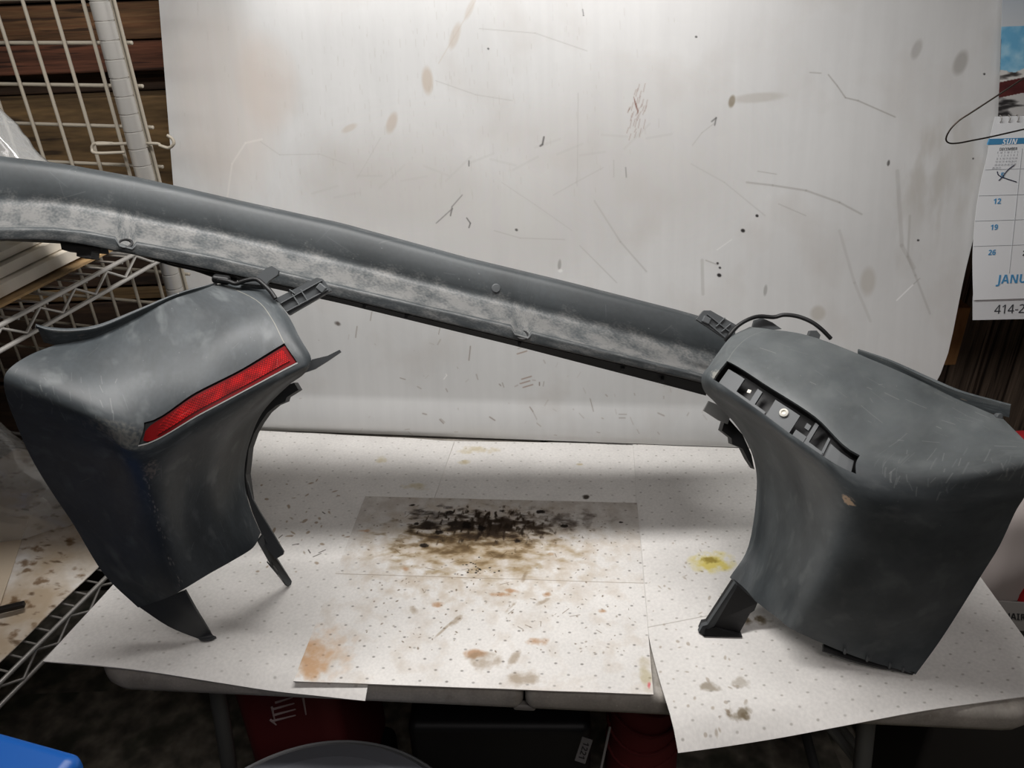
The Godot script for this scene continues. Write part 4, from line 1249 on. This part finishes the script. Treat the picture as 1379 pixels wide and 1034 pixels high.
# ---------------------------------------------------------------- rack at the left
func rack() -> void:
	var corner := Vector3(-0.556, 0, -1.25)
	var fd := Vector3(-0.287, 0, 0.958)          # towards the front
	var ld := Vector3(-0.958, 0, -0.287)         # towards the left
	var t := thing("wire_shelving", "chrome wire shelving rack with a grooved corner post, at the left of the table", "shelf", corner)
	var grooves := Cv.new(64, 128, rgb(186, 182, 178), 141)
	for j in 128:
		if j % 64 < 5:
			for i in 64: grooves.px(i, j, rgb(70, 68, 66), 0.9)
	# grooved posts
	for q in [corner, corner + fd * 0.62, corner + ld * 0.8, corner + ld * 0.8 + fd * 0.62]:
		var st := begin()
		var prof := PackedVector2Array([Vector2(0.0, 0.0), Vector2(0.0135, 0.0)])
		var y := 0.0254
		while y < 1.86:
			prof.append_array(PackedVector2Array([Vector2(0.0135, y - 0.0012), Vector2(0.0122, y - 0.0004), Vector2(0.0122, y + 0.0004), Vector2(0.0135, y + 0.0012)]))
			y += 0.0254
		prof.append_array(PackedVector2Array([Vector2(0.0135, y), Vector2(0, y + 0.004)]))
		lathe(st, xf(q), prof, 16)
		obj(st, "post", M.chrome, t)
	for sh in [[0.708, "shelf_deck"], [1.150, "shelf_deck"]]:
		var y: float = sh[0]
		var st := begin()
		var w := 0.8
		# deck wires run from side to side, the frame has two rods and a zigzag between
		for k in 24:
			var a: Vector3 = corner + fd * (0.02 + 0.0252 * k) + Vector3(0, y - 0.004, 0)
			tube(st, [a, a + ld * w], 0.0018, 6)
		var deck := obj(st, "shelf_deck", M.chrome, t)
		for e in [[corner, fd, 0.62], [corner, ld, w], [corner + fd * 0.62, ld, w]]:
			for dy in [0.0, -0.030]:
				st = begin()
				tube(st, [e[0] + Vector3(0, y + dy, 0), e[0] + e[1] * e[2] + Vector3(0, y + dy, 0)], 0.0034, 8)
				obj(st, "rail", M.chrome, deck)
			st = begin()
			var z := PackedVector3Array()
			var n := int(e[2] / 0.032)
			for k in n + 1:
				z.append(e[0] + e[1] * (e[2] * k / n) + Vector3(0, y - (0.004 if k % 2 == 0 else 0.026), 0) + Vector3(0, 0, 0))
			tube(st, z, 0.0024, 6)
			obj(st, "zigzag_wire", M.chrome, deck)
	# white grid hung behind the rack
	var gp := corner + Vector3(0.012, 0, -0.03)
	var g := thing("wire_grid", "white coated wire grid panel hung behind the shelving post", "grid panel", Vector3(gp.x, 0.6, gp.z))
	for k in 12:
		for s in ([0.0] if k != 0 else [0.0, 0.0062]):
			var st := begin()
			var q: Vector3 = gp + ld * (0.003 + 0.0535 * k + s) + Vector3(0, 0, 0.004)
			tube(st, [q + Vector3(0, 0.80, 0), q + Vector3(0, 1.9, 0)], 0.0029, 8)
			obj(st, "upright_wire", M.white_wire, g)
	var y := 0.66
	var rowsy := []
	for k in 16: rowsy.append(1.2585 + 0.0605 * (k - 7))
	for yy in rowsy:
		var st := begin()
		tube(st, [gp - ld * 0.006 + Vector3(0, yy, -0.003), gp + ld * 0.62 + Vector3(0, yy, -0.003)], 0.0029, 8)
		obj(st, "cross_wire", M.white_wire, g)
	# hook on the grid
	var st := begin()
	var zz := gp.z + 0.012
	tube(st, spline(PackedVector3Array([Z(152, 193, zz), Z(128, 193, zz - 0.004), Z(124, 201, zz - 0.004), Z(130, 206, zz), Z(168, 205, zz)]), 4), 0.0024, 8)
	tube(st, spline(PackedVector3Array([Z(130, 194, zz), Z(205, 193, zz), Z(216, 196, zz + 0.01), Z(227, 199, zz + 0.015), Z(234, 194, zz + 0.02), Z(232, 187, zz + 0.02), Z(225, 182, zz + 0.022)]), 4), 0.0024, 8)
	meta(obj(st, "grid_hook", M.white_wire), "white wire hook sticking out right from the grid panel", "hook")
	# things on the upper shelf: cardboard and a pile of white foam sheets
	var sheet := Cv.new(256, 256, rgb(222, 214, 200), 151)
	sheet.mottle(sheet.noise(152, 0.02), 0.08)
	sheet.tint(sheet.noise(153, 0.03), 0.6, 0.9, rgb(190, 172, 146), 0.5)
	var card := tmat(wood_tex(155, rgb(176, 146, 104), rgb(150, 120, 84), true), 0.9)
	var ym := 1.158
	var mk := func(l0: float, l1: float, f0: float, f1: float, y0: float, th: float, sag: float) -> Array:
		var rows := []
		for i in 13:
			var row := PackedVector3Array()
			for j in 13:
				var a := lerpf(f0, f1, i / 12.0); var b := lerpf(l0, l1, j / 12.0)
				row.append(corner + fd * a + ld * b + Vector3(0, y0 + th + sag * sin(i * 0.7 + j * 0.5) * 0.3 - sag * pow(1.0 - j / 12.0, 3), 0))
			rows.append(row)
		return rows
	st = begin()
	shell(st, mk.call(0.035, 0.6, 0.04, 0.56, 1.1535, 0.004, 0.0), 0.0035, 1, 1, {}, Vector3(0, 6, 0))
	meta(obj(st, "cardboard_sheet", card), "brown corrugated cardboard sheet on the upper wire shelf, under white sheets", "cardboard")
	var sm := tmat(sheet.tex(), 0.6)
	var labels := ["grey-white foam sheet lowest in the pile on the upper shelf", "white foam sheet in the middle of the pile on the upper shelf", "creased white wrapping sheet on top of the pile on the upper shelf"]
	var hs := [0.018, 0.016, 0.012]
	var y0 := 1.1645
	for k in 3:
		st = begin()
		var gg: Array = mk.call(0.045 + 0.012 * k, 0.62, 0.05 + 0.02 * k, 0.56 - 0.02 * k, y0, hs[k], 0.004)
		shell(st, gg, hs[k] * 0.9, 1, 1, {}, Vector3(0, 6, 0))
		meta(obj(st, "foam_sheet", sm), labels[k], "foam sheet", "white sheets piled on the upper shelf")
		y0 += hs[k] + 0.0006
	# clear bags
	var clear := mat(Color(0.82, 0.83, 0.83, 0.17), 0.12)
	clear.transparency = BaseMaterial3D.TRANSPARENCY_ALPHA
	clear.cull_mode = BaseMaterial3D.CULL_DISABLED
	bag("plastic_bag", Vector3(-0.76, 1.2225, -1.12), Vector3(0.21, 0.25, 0.085), 7, clear, "crumpled clear plastic bag on the upper shelf in front of the wire grid", Vector3(0.0, 0, 0))
	bag("plastic_bag", Vector3(-0.88, 0.722, -1.10), Vector3(0.17, 0.27, 0.09), 12, clear, "clear plastic bag on the lower shelf beside the left bumper corner", Vector3(-0.04, 0, 0))
	# lower shelf: dirty pad and a plain sheet over it
	var c := pad_tex(161, 0.3, 0.5, 900)
	var n := c.noise(162, 0.03, 1, 1, 5)
	c.tint(c.noise(163, 0.01, 1, 1, 5), 0.2, 0.8, rgb(176, 154, 126), 0.8)
	c.tint(n, 0.66, 0.85, rgb(104, 78, 54), 0.7)
	c.tint(c.noise(164, 0.06, 2, 1, 4), 0.7, 0.85, rgb(84, 64, 46), 0.7)
	var g2 := []
	for i in 21:
		var row := PackedVector3Array()
		for j in 21:
			row.append(corner + fd * (0.05 + 0.53 * i / 20.0) + ld * (0.024 + 0.4 * j / 20.0) + Vector3(0, 0.7135 + 0.001 * sin(i * 1.1 + j * 0.6), 0))
		g2.append(row)
	st = begin()
	shell(st, g2, 0.0015, 1, 1, {}, Vector3(0, 6, 0))
	meta(obj(st, "absorbent_pad", tmat(c.tex(), 0.95, 0.15)), "grimy brown-stained absorbent pad on the lower wire shelf", "absorbent pad")
	g2 = []
	for i in 9:
		var row := PackedVector3Array()
		for j in 9:
			var a := T(38, 700, 0.7185).lerp(T(-2, 820, 0.7185), i / 8.0)
			row.append(a + ld * (0.2 * j / 8.0) + Vector3(0, 0.0006 * sin(i + j), 0))
		g2.append(row)
	st = begin()
	shell(st, g2, 0.0012, 1, 1, {}, Vector3(0, 6, 0))
	meta(obj(st, "plain_sheet", mat(rgb(206, 190, 168), 0.7)), "plain cream sheet on the grimy pad at the left edge of the lower shelf", "sheet")
	st = begin()
	rbox(st, xf((T(-12, 824, 0.7255) + T(18, 817, 0.7255)) / 2.0, T(18, 817, 0.7255) - T(-12, 824, 0.7255)), Vector3(0.06, 0.008, 0.010), 0.002)
	meta(obj(st, "metal_bar", mat(rgb(44, 40, 38), 0.5, 0.5)), "short dark metal bar lying on the lower shelf at the left edge", "bar")

func bag(called: String, at: Vector3, half: Vector3, s: int, m: Material, label: String, lean: Vector3) -> void:
	var f := FastNoiseLite.new()
	f.seed = s
	f.frequency = 5.0
	f.noise_type = FastNoiseLite.TYPE_CELLULAR
	var g := []
	for i in 25:
		var row := PackedVector3Array()
		var v := i / 24.0
		var wide := 1.0 - 0.72 * v
		for j in 41:
			var a := TAU * j / 40.0
			var p := Vector3(cos(a) * half.x * wide, v * half.y, sin(a) * half.z * wide) + lean * v
			var k := 1.0 + 0.35 * f.get_noise_3d(p.x * 2.2, p.y * 2.0, p.z * 2.2)
			row.append(at + Vector3(p.x * k, p.y, p.z * k))
		g.append(row)
	var st := begin()
	shell(st, g, 0.0006, 1, 1, {}, at + Vector3(0, 0.1, 3))
	meta(obj(st, called, m), label, "plastic bag", "clear plastic bags on the rack")

# ---------------------------------------------------------------- right side: calendar, hanger, block, bag
func cal(px: float, py: float, off := 0.0) -> Vector3:
	return W(px, py, -0.985 + off, 0.0, -0.25)

func letters(parent: Node3D, text: String, at: Vector3, ex: Vector3, ey: Vector3, high: float, m: Material, bold := true, italic := 0.0) -> void:
	var tm := TextMesh.new()
	var fnt := SystemFont.new()
	fnt.font_names = PackedStringArray(["Droid Sans"])
	fnt.font_weight = 700 if bold else 400
	tm.font = fnt
	tm.text = text
	tm.font_size = 64
	tm.pixel_size = 0.01
	var sc := high / 0.46
	tm.depth = 0.0002 / sc
	tm.horizontal_alignment = HORIZONTAL_ALIGNMENT_CENTER
	tm.vertical_alignment = VERTICAL_ALIGNMENT_CENTER
	var o := MeshInstance3D.new()
	o.name = "lettering"
	o.mesh = tm
	o.material_override = m
	var x := ex.normalized()
	var z := x.cross(ey).normalized()
	var y := z.cross(x) + x * italic
	o.transform = Transform3D(Basis(x * sc, y * sc, z * sc), at - (parent.position if not parent is MeshInstance3D else parent.get_parent().position * 0.0))
	parent.add_child(o, true)

func right_side() -> void:
	var t := thing("wall_calendar", "spiral-bound wall calendar with a beach picture and a January page, right of the backdrop", "calendar", cal(1330, 435))
	# the month page: its left edge bows
	var left := [[1340, 157], [1333, 187], [1329, 212], [1322, 240], [1315, 280], [1312, 310], [1310, 340], [1310, 372], [1311, 404]]
	var g := []
	for q in left:
		var row := PackedVector3Array()
		for j in 15:
						row.append(cal(q[0], q[1], 0.004) + Vector3(0.34 * j / 14.0, -0.003 * j / 14.0, 0))
		g.append(row)
	var st := begin()
	shell(st, dense(g, 1, 3), 0.0006)
	var paper := mat(rgb(232, 234, 236), 0.7, 0.0, 0.3)
	obj(st, "month_page", paper, t)
	st = begin()
	g = []
	for q in [[1312, 385], [1310, 402], [1310, 431]]:
		var row := PackedVector3Array()
		for j in 8: row.append(cal(q[0], q[1], 0.001) + Vector3(0.34 * j / 7.0, -0.006 * j / 7.0, 0))
		g.append(row)
	shell(st, g, 0.0005)
	obj(st, "footer_page", mat(rgb(214, 216, 218), 0.7, 0.0, 0.3), t)
	# the picture above: pale sky, blue water, dark red timber, grey rocks
	var c := Cv.new(256, 256, rgb(170, 182, 192), 171)
	var n := c.noise(172, 0.03)
	var n2 := c.noise(173, 0.05, 2, 1, 5)
	for j in 256:
		for i in 256:
			var q := n[j * 256 + i] / 255.0; var r := n2[j * 256 + i] / 255.0
			var col := rgb(150, 168, 184).lerp(rgb(196, 200, 204), j / 120.0)
			if j > 118: col = rgb(104, 168, 204).lerp(rgb(170, 208, 226), clampf(q * 1.6 - 0.5, 0, 1))
			if j > 170 + r * 14: col = rgb(206, 204, 200).lerp(rgb(60, 56, 54), clampf((r - 0.55) * 4.0, 0, 1))
			var band := 196.0 - i * 0.24
			if j > band and j < band + 26: col = rgb(66, 26, 28).lerp(rgb(96, 44, 42), q)
			if j >= band + 26: col = rgb(190, 188, 186).lerp(rgb(46, 44, 44), clampf((r - 0.5) * 4.0, 0, 1))
			c.px(i, j, col, 1.0)
	st = begin()
	g = []
	for q in [[1352, -90], [1350, 0], [1347, 90], [1344, 158]]:
		var row := PackedVector3Array()
		for j in 8: row.append(cal(q[0], q[1], 0.002) + Vector3(0.34 * j / 7.0, 0, 0))
		g.append(row)
	shell(st, g, 0.0006)
	obj(st, "picture_page", tmat(c.tex(), 0.5), t)
	# spiral
	var sp0 := cal(1345, 160, 0.004)
	for k in 24:
		st = begin()
		var p := sp0 + Vector3(0.0135 * k + 0.001, 0, 0)
		var ring := PackedVector3Array()
		for i in 15:
			var an := TAU * i / 14.0
			ring.append(p + Vector3(0.0016 * sin(an * 0.5), 0.0052 * cos(an), 0.0045 * sin(an)))
		tube(st, ring, 0.0007, 6)
		obj(st, "spiral_ring", M.chrome, t)
		st = begin()
		lathe(st, xf(p + Vector3(0, -0.0062, 0.0008), Vector3.RIGHT, Vector3(0, 0.24, 0.97)), [Vector2(0.0021, -0.0004), Vector2(0.0021, 0.0006), Vector2(0, 0.0006)], 10)
		obj(st, "punch_hole", M.black, t)
	# print
	var blue := mat(rgb(74, 148, 196), 0.7)
	var ink := mat(rgb(52, 56, 62), 0.7)
	var fine := mat(rgb(178, 181, 186), 0.7)
	var faint := mat(rgb(176, 180, 184), 0.7)
	var pale := mat(rgb(236, 240, 244), 0.7)
	var ex := Vector3(1, -0.007, 0).normalized()
	var ey := Vector3(0, 0.97, -0.243)
	var up := Vector3(0, 0.243, 0.97) * 0.0026
	st = begin()
	var h0 := cal(1333, 187, 0.0046); var h1 := cal(1330, 195, 0.0046)
	prism(st, PackedVector3Array([h0, h0 + Vector3(0.33, -0.002, 0), h1 + Vector3(0.33, -0.002, 0), h1]), Vector3(0, 0, -0.003))
	obj(st, "weekday_band", blue, t)
	letters(t, "SUN", cal(1360, 191, 0.0049), ex, ey, 0.0085, pale, true, 0.2)
	letters(t, "DECEMBER", cal(1358, 200.5, 0.0046), ex, ey, 0.0042, ink, false)
	letters(t, "S   M   T   W   T   F   S", cal(1357, 205, 0.0046), ex, ey, 0.0027, fine, false)
	var wk := [" 1   2   3   4   5   6   7", " 8   9  10 11 12 13 14", "15 16 17 18 19 20 21", "22 23 24 25 26 27 28"]
	for k in 4: letters(t, wk[k], cal(1356.5 - k * 0.9, 209 + 4.2 * k, 0.0046), ex, ey, 0.0027, fine, false)
	letters(t, "29 30 31", cal(1342, 226, 0.0046), ex, ey, 0.0027, fine, false)
	for q in [["5", 1350, 236], ["12", 1343, 271], ["19", 1339, 306], ["26", 1336, 340]]:
		letters(t, q[0], cal(q[1], q[2], 0.0046), ex, ey, 0.0085, blue)
	letters(t, "JANUARY", cal(1324, 377, 0.0046) + ex * 0.068, ex, ey, 0.0145, blue)
	letters(t, "2", cal(1379.5, 341, 0.0046), ex, ey, 0.0085, ink)
	letters(t, "414-2", cal(1333, 417, 0.0014) + ex * 0.034, ex, ey, 0.0150, ink, false)
	for q in [[1327, 229], [1318, 264], [1313, 298], [1311, 332]]:
		st = begin()
		var p := cal(q[0], q[1], 0.0045)
		prism(st, PackedVector3Array([p, p + ex * 0.32, p + ex * 0.32 + Vector3(0, 0.0006, 0), p + Vector3(0, 0.0006, 0)]), Vector3(0, 0, -0.001))
		obj(st, "ruled_line", faint, t)
	for k in 6:
		st = begin()
		var p := cal(1376.5, 200, 0.0045) + ex * 0.059 * k; var q := cal(1359, 368, 0.0045) + ex * 0.059 * k
		prism(st, PackedVector3Array([p, q, q + Vector3(0.0006, 0, 0), p + Vector3(0.0006, 0, 0)]), Vector3(0, 0, -0.001))
		obj(st, "ruled_line", faint, t)
	# the pen cross over the fifth
	for q in [[1366, 222, 1357, 229, 1350, 238, 1345, 243], [1343, 231, 1345, 236, 1354, 240, 1369, 245]]:
		st = begin()
		var pts := PackedVector3Array()
		for k in range(0, 8, 2): pts.append(cal(q[k], q[k + 1], 0.0048))
		tube(st, spline(pts, 4), 0.0007, 6)
		obj(st, "pen_stroke", mat(rgb(34, 38, 70), 0.6), t)
	# wire coat hanger
	var z := -1.1
	st = begin()
	var l := Z(1274, 189, z)
	var apex := l + Vector3(0.205, 0.164, 0.0); var r := l + Vector3(0.41, 0.075, 0.0)
	var pts := PackedVector3Array([apex, Z(1379, 105, z), Z(1312, 149, z), Z(1292, 162, z), Z(1280, 174, z), Z(1274, 186, z), Z(1277, 192, z), Z(1287, 193, z), Z(1310, 189, z), Z(1379, 174, z), r + Vector3(-0.02, -0.004, 0), r, r + Vector3(-0.01, 0.012, 0), apex])
	tube(st, spline(pts, 4), 0.0011, 6)
	var hk := PackedVector3Array([apex, apex + Vector3(0, 0.04, 0), apex + Vector3(0.012, 0.06, 0), apex + Vector3(0.03, 0.07, 0), apex + Vector3(0.045, 0.06, 0), apex + Vector3(0.05, 0.045, 0)])
	tube(st, spline(hk, 4), 0.0011, 6)
	meta(obj(st, "wire_hanger", mat(rgb(60, 52, 46), 0.3, 0.8)), "thin wire coat hanger in front of the calendar", "hanger")
	# lumber block behind the sheet
	var wood := Cv.new(256, 256, rgb(224, 168, 110), 181)
	wood.tint(wood.noise(182, 0.05, 1, 6, 3), 0.3, 0.9, rgb(200, 142, 88), 0.6)
	wood.blot(70, 90, 10, 10, 0, rgb(74, 46, 28), 0.9)
	wood.blot(80, 170, 10, 9, 0, rgb(74, 46, 28), 0.9)
	st = begin()
	rbox(st, xf(Vector3(0.90, 0.789, -1.56)), Vector3(0.105, 0.135, 0.13), 0.003)
	meta(obj(st, "lumber_block", tmat(wood.tex(), 0.75)), "pale wooden block with two knots fixed to the dark boards behind the backdrop", "wood block")
	var sb := thing("storage_box", "dark lidded storage box under the white and red bag", "box", Vector3(0.87, 0.0, -1.06))
	var bst := begin()
	rbox(bst, xf(Vector3(0.87, 0.285, -1.06)), Vector3(0.29, 0.57, 0.27), 0.012, 2)
	obj(bst, "box_body", mat(rgb(58, 56, 54), 0.7), sb)
	bst = begin()
	rbox(bst, xf(Vector3(0.87, 0.585, -1.06)), Vector3(0.31, 0.03, 0.29), 0.008, 2)
	obj(bst, "lid", mat(rgb(44, 43, 42), 0.6), sb)
	# white and red bag standing past the end of the table
	var b := thing("carry_bag", "white fabric bag with a red side and a label, sitting past the table's right end", "bag", Vector3(0.86, 0.602, -1.06))
	var bagg := func(x0: float, x1: float, y0: float, y1: float, sd: float) -> Array:
		var rows := []
		for i in 17:
			var v := i / 16.0
			var row := PackedVector3Array()
			for j in 33:
				var a := TAU * j / 32.0
				var ca := cos(a); var sa := sin(a)
				var sx := signf(ca) * pow(absf(ca), 0.6); var sz := signf(sa) * pow(absf(sa), 0.6)
				var k := (1.0 - 0.07 * v * v) * (1.0 - 0.97 * pow(v, 14.0)) + 0.03 * (1.0 - v) * sin(v * 9.0 + a * 3.0)
				row.append(Vector3((x0 + x1) / 2.0 + (x1 - x0) / 2.0 * sx * k, lerpf(y0, y1, v), -1.06 + 0.13 * sz * k + sd))
			rows.append(row)
		return rows
	st = begin()
	shell(st, bagg.call(0.712, 0.87, 0.602, 0.81, 0.0), 0.002, 1, 1, {}, Vector3(0.75, 0.4, 5.0))
	obj(st, "bag_body", mat(rgb(196, 186, 182), 0.85), b)
	st = begin()
	shell(st, bagg.call(0.782, 1.0, 0.602, 0.81, 0.02), 0.002, 1, 1, {}, Vector3(0.9, 0.4, 5.0))
	obj(st, "red_panel", mat(rgb(176, 26, 34), 0.8), b)
	var lt := P(1361, 829, 1.225)
	st = begin()
	rbox(st, xf(lt, Vector3(1, -0.04, 0.1), Vector3(0, 0.85, -0.5)), Vector3(0.075, 0.044, 0.004), 0.001)
	obj(st, "bag_label", mat(rgb(120, 116, 112), 0.8), b)
	letters(b, "CHAIR", lt + Vector3(0.0, 0.0015, 0.003), Vector3(1, -0.04, 0.1), Vector3(0, 0.85, -0.5), 0.0095, M.black)

# ---------------------------------------------------------------- under and in front of the table
func below() -> void:
	# round grey stool seat
	var ctr := Vector3(-0.262, 0.597, -0.518)
	var t := thing("stool", "round stool with a dark grey seat and pale rim, in front of the table", "stool", Vector3(ctr.x, 0, ctr.z))
	var st := begin()
	lathe(st, xf(ctr), [Vector2(0, -0.05), Vector2(0.182, -0.05), Vector2(0.208, -0.035), Vector2(0.212, -0.015), Vector2(0.205, -0.003), Vector2(0.182, 0.003), Vector2(0.12, 0.005), Vector2(0, 0.005)], 96)
	obj(st, "seat", mat(rgb(118, 121, 128), 0.35), t)
	st = begin()
	lathe(st, xf(ctr), [Vector2(0.2115, -0.014), Vector2(0.2145, -0.011), Vector2(0.2145, -0.007), Vector2(0.212, -0.004), Vector2(0.2095, -0.0055)], 96)
	obj(st, "rim", mat(rgb(120, 122, 124), 0.4, 0.3), t)
	for k in 4:
		st = begin()
		var a := TAU * (k + 0.5) / 4.0
		tube(st, [ctr + Vector3(cos(a) * 0.11, -0.045, sin(a) * 0.11), Vector3(ctr.x + cos(a) * 0.20, 0.0, ctr.z + sin(a) * 0.20)], 0.011, 10)
		obj(st, "leg", M.steel, t)
	# blue tote in the near left corner
	var e0 := P(-40, 944, 0.88); var e1 := P(124, 1038, 0.88)
	var bt := thing("storage_tote", "blue plastic tote with a rounded rim, in the near left corner", "tote", Vector3(e0.x, 0, e0.z))
	var ex := (e1 - e0); ex.y = 0
	ex = ex.normalized()
	var fz := Vector3(-ex.z, 0, ex.x)
	if fz.z < 0: fz = -fz
	var mid := (e0 + e1) / 2.0
	mid = Vector3(e1.x, mid.y, e1.z) - ex * 0.138
	st = begin()
	rbox(st, xf(mid + fz * 0.2 + Vector3(0, -0.02, 0), ex, Vector3.UP), Vector3(0.276, 0.036, 0.4), 0.014, 3)
	obj(st, "rim", mat(rgb(24, 92, 176), 0.4), bt)
	st = begin()
	rbox(st, xf(mid + fz * 0.22 + Vector3(0, -0.012, 0), ex, Vector3.UP), Vector3(0.23, 0.03, 0.36), 0.012, 3)
	obj(st, "lid", mat(rgb(30, 104, 196), 0.45), bt)
	st = begin()
	rbox(st, xf(Vector3(mid.x, mid.y / 2.0 - 0.008, mid.z) + fz * 0.2, ex, Vector3.UP), Vector3(0.25, mid.y - 0.02, 0.37), 0.02, 2)
	obj(st, "body", mat(rgb(56, 58, 66), 0.6), bt)
	# red tool case with white script lettering
	var rc := P(398, 985, 1.30)
	var tc := thing("tool_case", "dark red tool case with white lettering, under the table's left half", "case", Vector3(rc.x, 0, rc.z))
	st = begin()
	rbox(st, xf(Vector3(rc.x, rc.y - 0.08, rc.z - 0.12), Vector3(1, 0, 0.1)), Vector3(0.17, 0.40, 0.24), 0.03, 4)
	var redm := mat(rgb(104, 32, 36), 0.6)
	obj(st, "case_body", redm, tc)
	st = begin()
	rbox(st, xf(Vector3(rc.x, rc.y - 0.36, rc.z - 0.12), Vector3(1, 0, 0.1)), Vector3(0.19, 0.12, 0.26), 0.02, 3)
	obj(st, "case_base", M.black, tc)
	var lm := mat(rgb(190, 170, 170), 0.7)
	var fz2 := rc.z + 0.0035
	for q in [[366, 971, 398, 963, 0.0022], [368, 963, 398, 955, 0.0022], [367, 955, 396, 947, 0.0022], [371, 946, 394, 939, 0.002], [366, 952, 370, 970, 0.002], [364, 969, 372, 976, 0.0022], [408, 938, 412, 962, 0.0022]]:
		st = begin()
		tube(st, [Z(q[0], q[1], fz2), Z(q[2], q[3], fz2)], q[4], 6, q[4] * 0.5)
		obj(st, "lettering", lm, tc)
	# black case with a grey label, and a soft red bag
	var bp := P(770, 1000, 1.30)
	var bc := thing("equipment_case", "black case with a small grey label, under the middle of the table", "case", Vector3(bp.x, 0, bp.z))
	st = begin()
	rbox(st, xf(Vector3(bp.x - 0.11, bp.y / 2.0 + 0.02, bp.z - 0.16), Vector3(1, 0, 0.05)), Vector3(0.30, bp.y + 0.02, 0.30), 0.015, 2)
	obj(st, "case_body", mat(rgb(22, 22, 26), 0.5), bc)
	var la := P(786, 1010, 1.275)
	var lx := (P(779, 1028, 1.275) - P(790, 994, 1.275)).normalized()
	st = begin()
	rbox(st, xf(la, lx, cb.z.cross(lx)), Vector3(0.040, 0.018, 0.003), 0.001)
	obj(st, "case_label", mat(rgb(120, 118, 118), 0.7), bc)
	letters(bc, "1221", la + cb.z * 0.0022, lx, cb.z.cross(lx), 0.0095, M.black)
	st = begin()
	var s0 := P(817, 999, 1.27); var s1 := P(809, 1036, 1.27)
	rbox(st, xf((s0 + s1) / 2.0, s1 - s0, cb.y), Vector3(s0.distance_to(s1) + 0.05, 0.004, 0.004), 0.001)
	obj(st, "edge_strip", mat(rgb(150, 148, 146), 0.5), bc)
	var sp := P(882, 1000, 1.26)
	var sb := thing("duffel_bag", "soft dark red bag under the table, right of the black case", "bag", Vector3(sp.x, 0, sp.z - 0.1))
	st = begin()
	lathe(st, xf(Vector3(sp.x, 0.0, sp.z - 0.09)), [Vector2(0, 0.002), Vector2(0.05, 0.002), Vector2(0.062, 0.05), Vector2(0.064, 0.2), Vector2(0.06, 0.36), Vector2(0.056, 0.46), Vector2(0.05, 0.50), Vector2(0.03, 0.52), Vector2(0, 0.525)], 36)
	obj(st, "bag_body", mat(rgb(118, 38, 40), 0.85), sb)
	for k in 4:
		st = begin()
		var pts := PackedVector3Array()
		for i in 25:
			var a := TAU * i / 24.0
			pts.append(Vector3(sp.x + cos(a) * 0.0615, 0.34 + 0.045 * k + 0.008 * sin(a * 2.0 + k), sp.z - 0.09 + sin(a) * 0.0615))
		tube(st, pts, 0.003, 6)
		obj(st, "fold", mat(rgb(110, 36, 38), 0.85), sb)
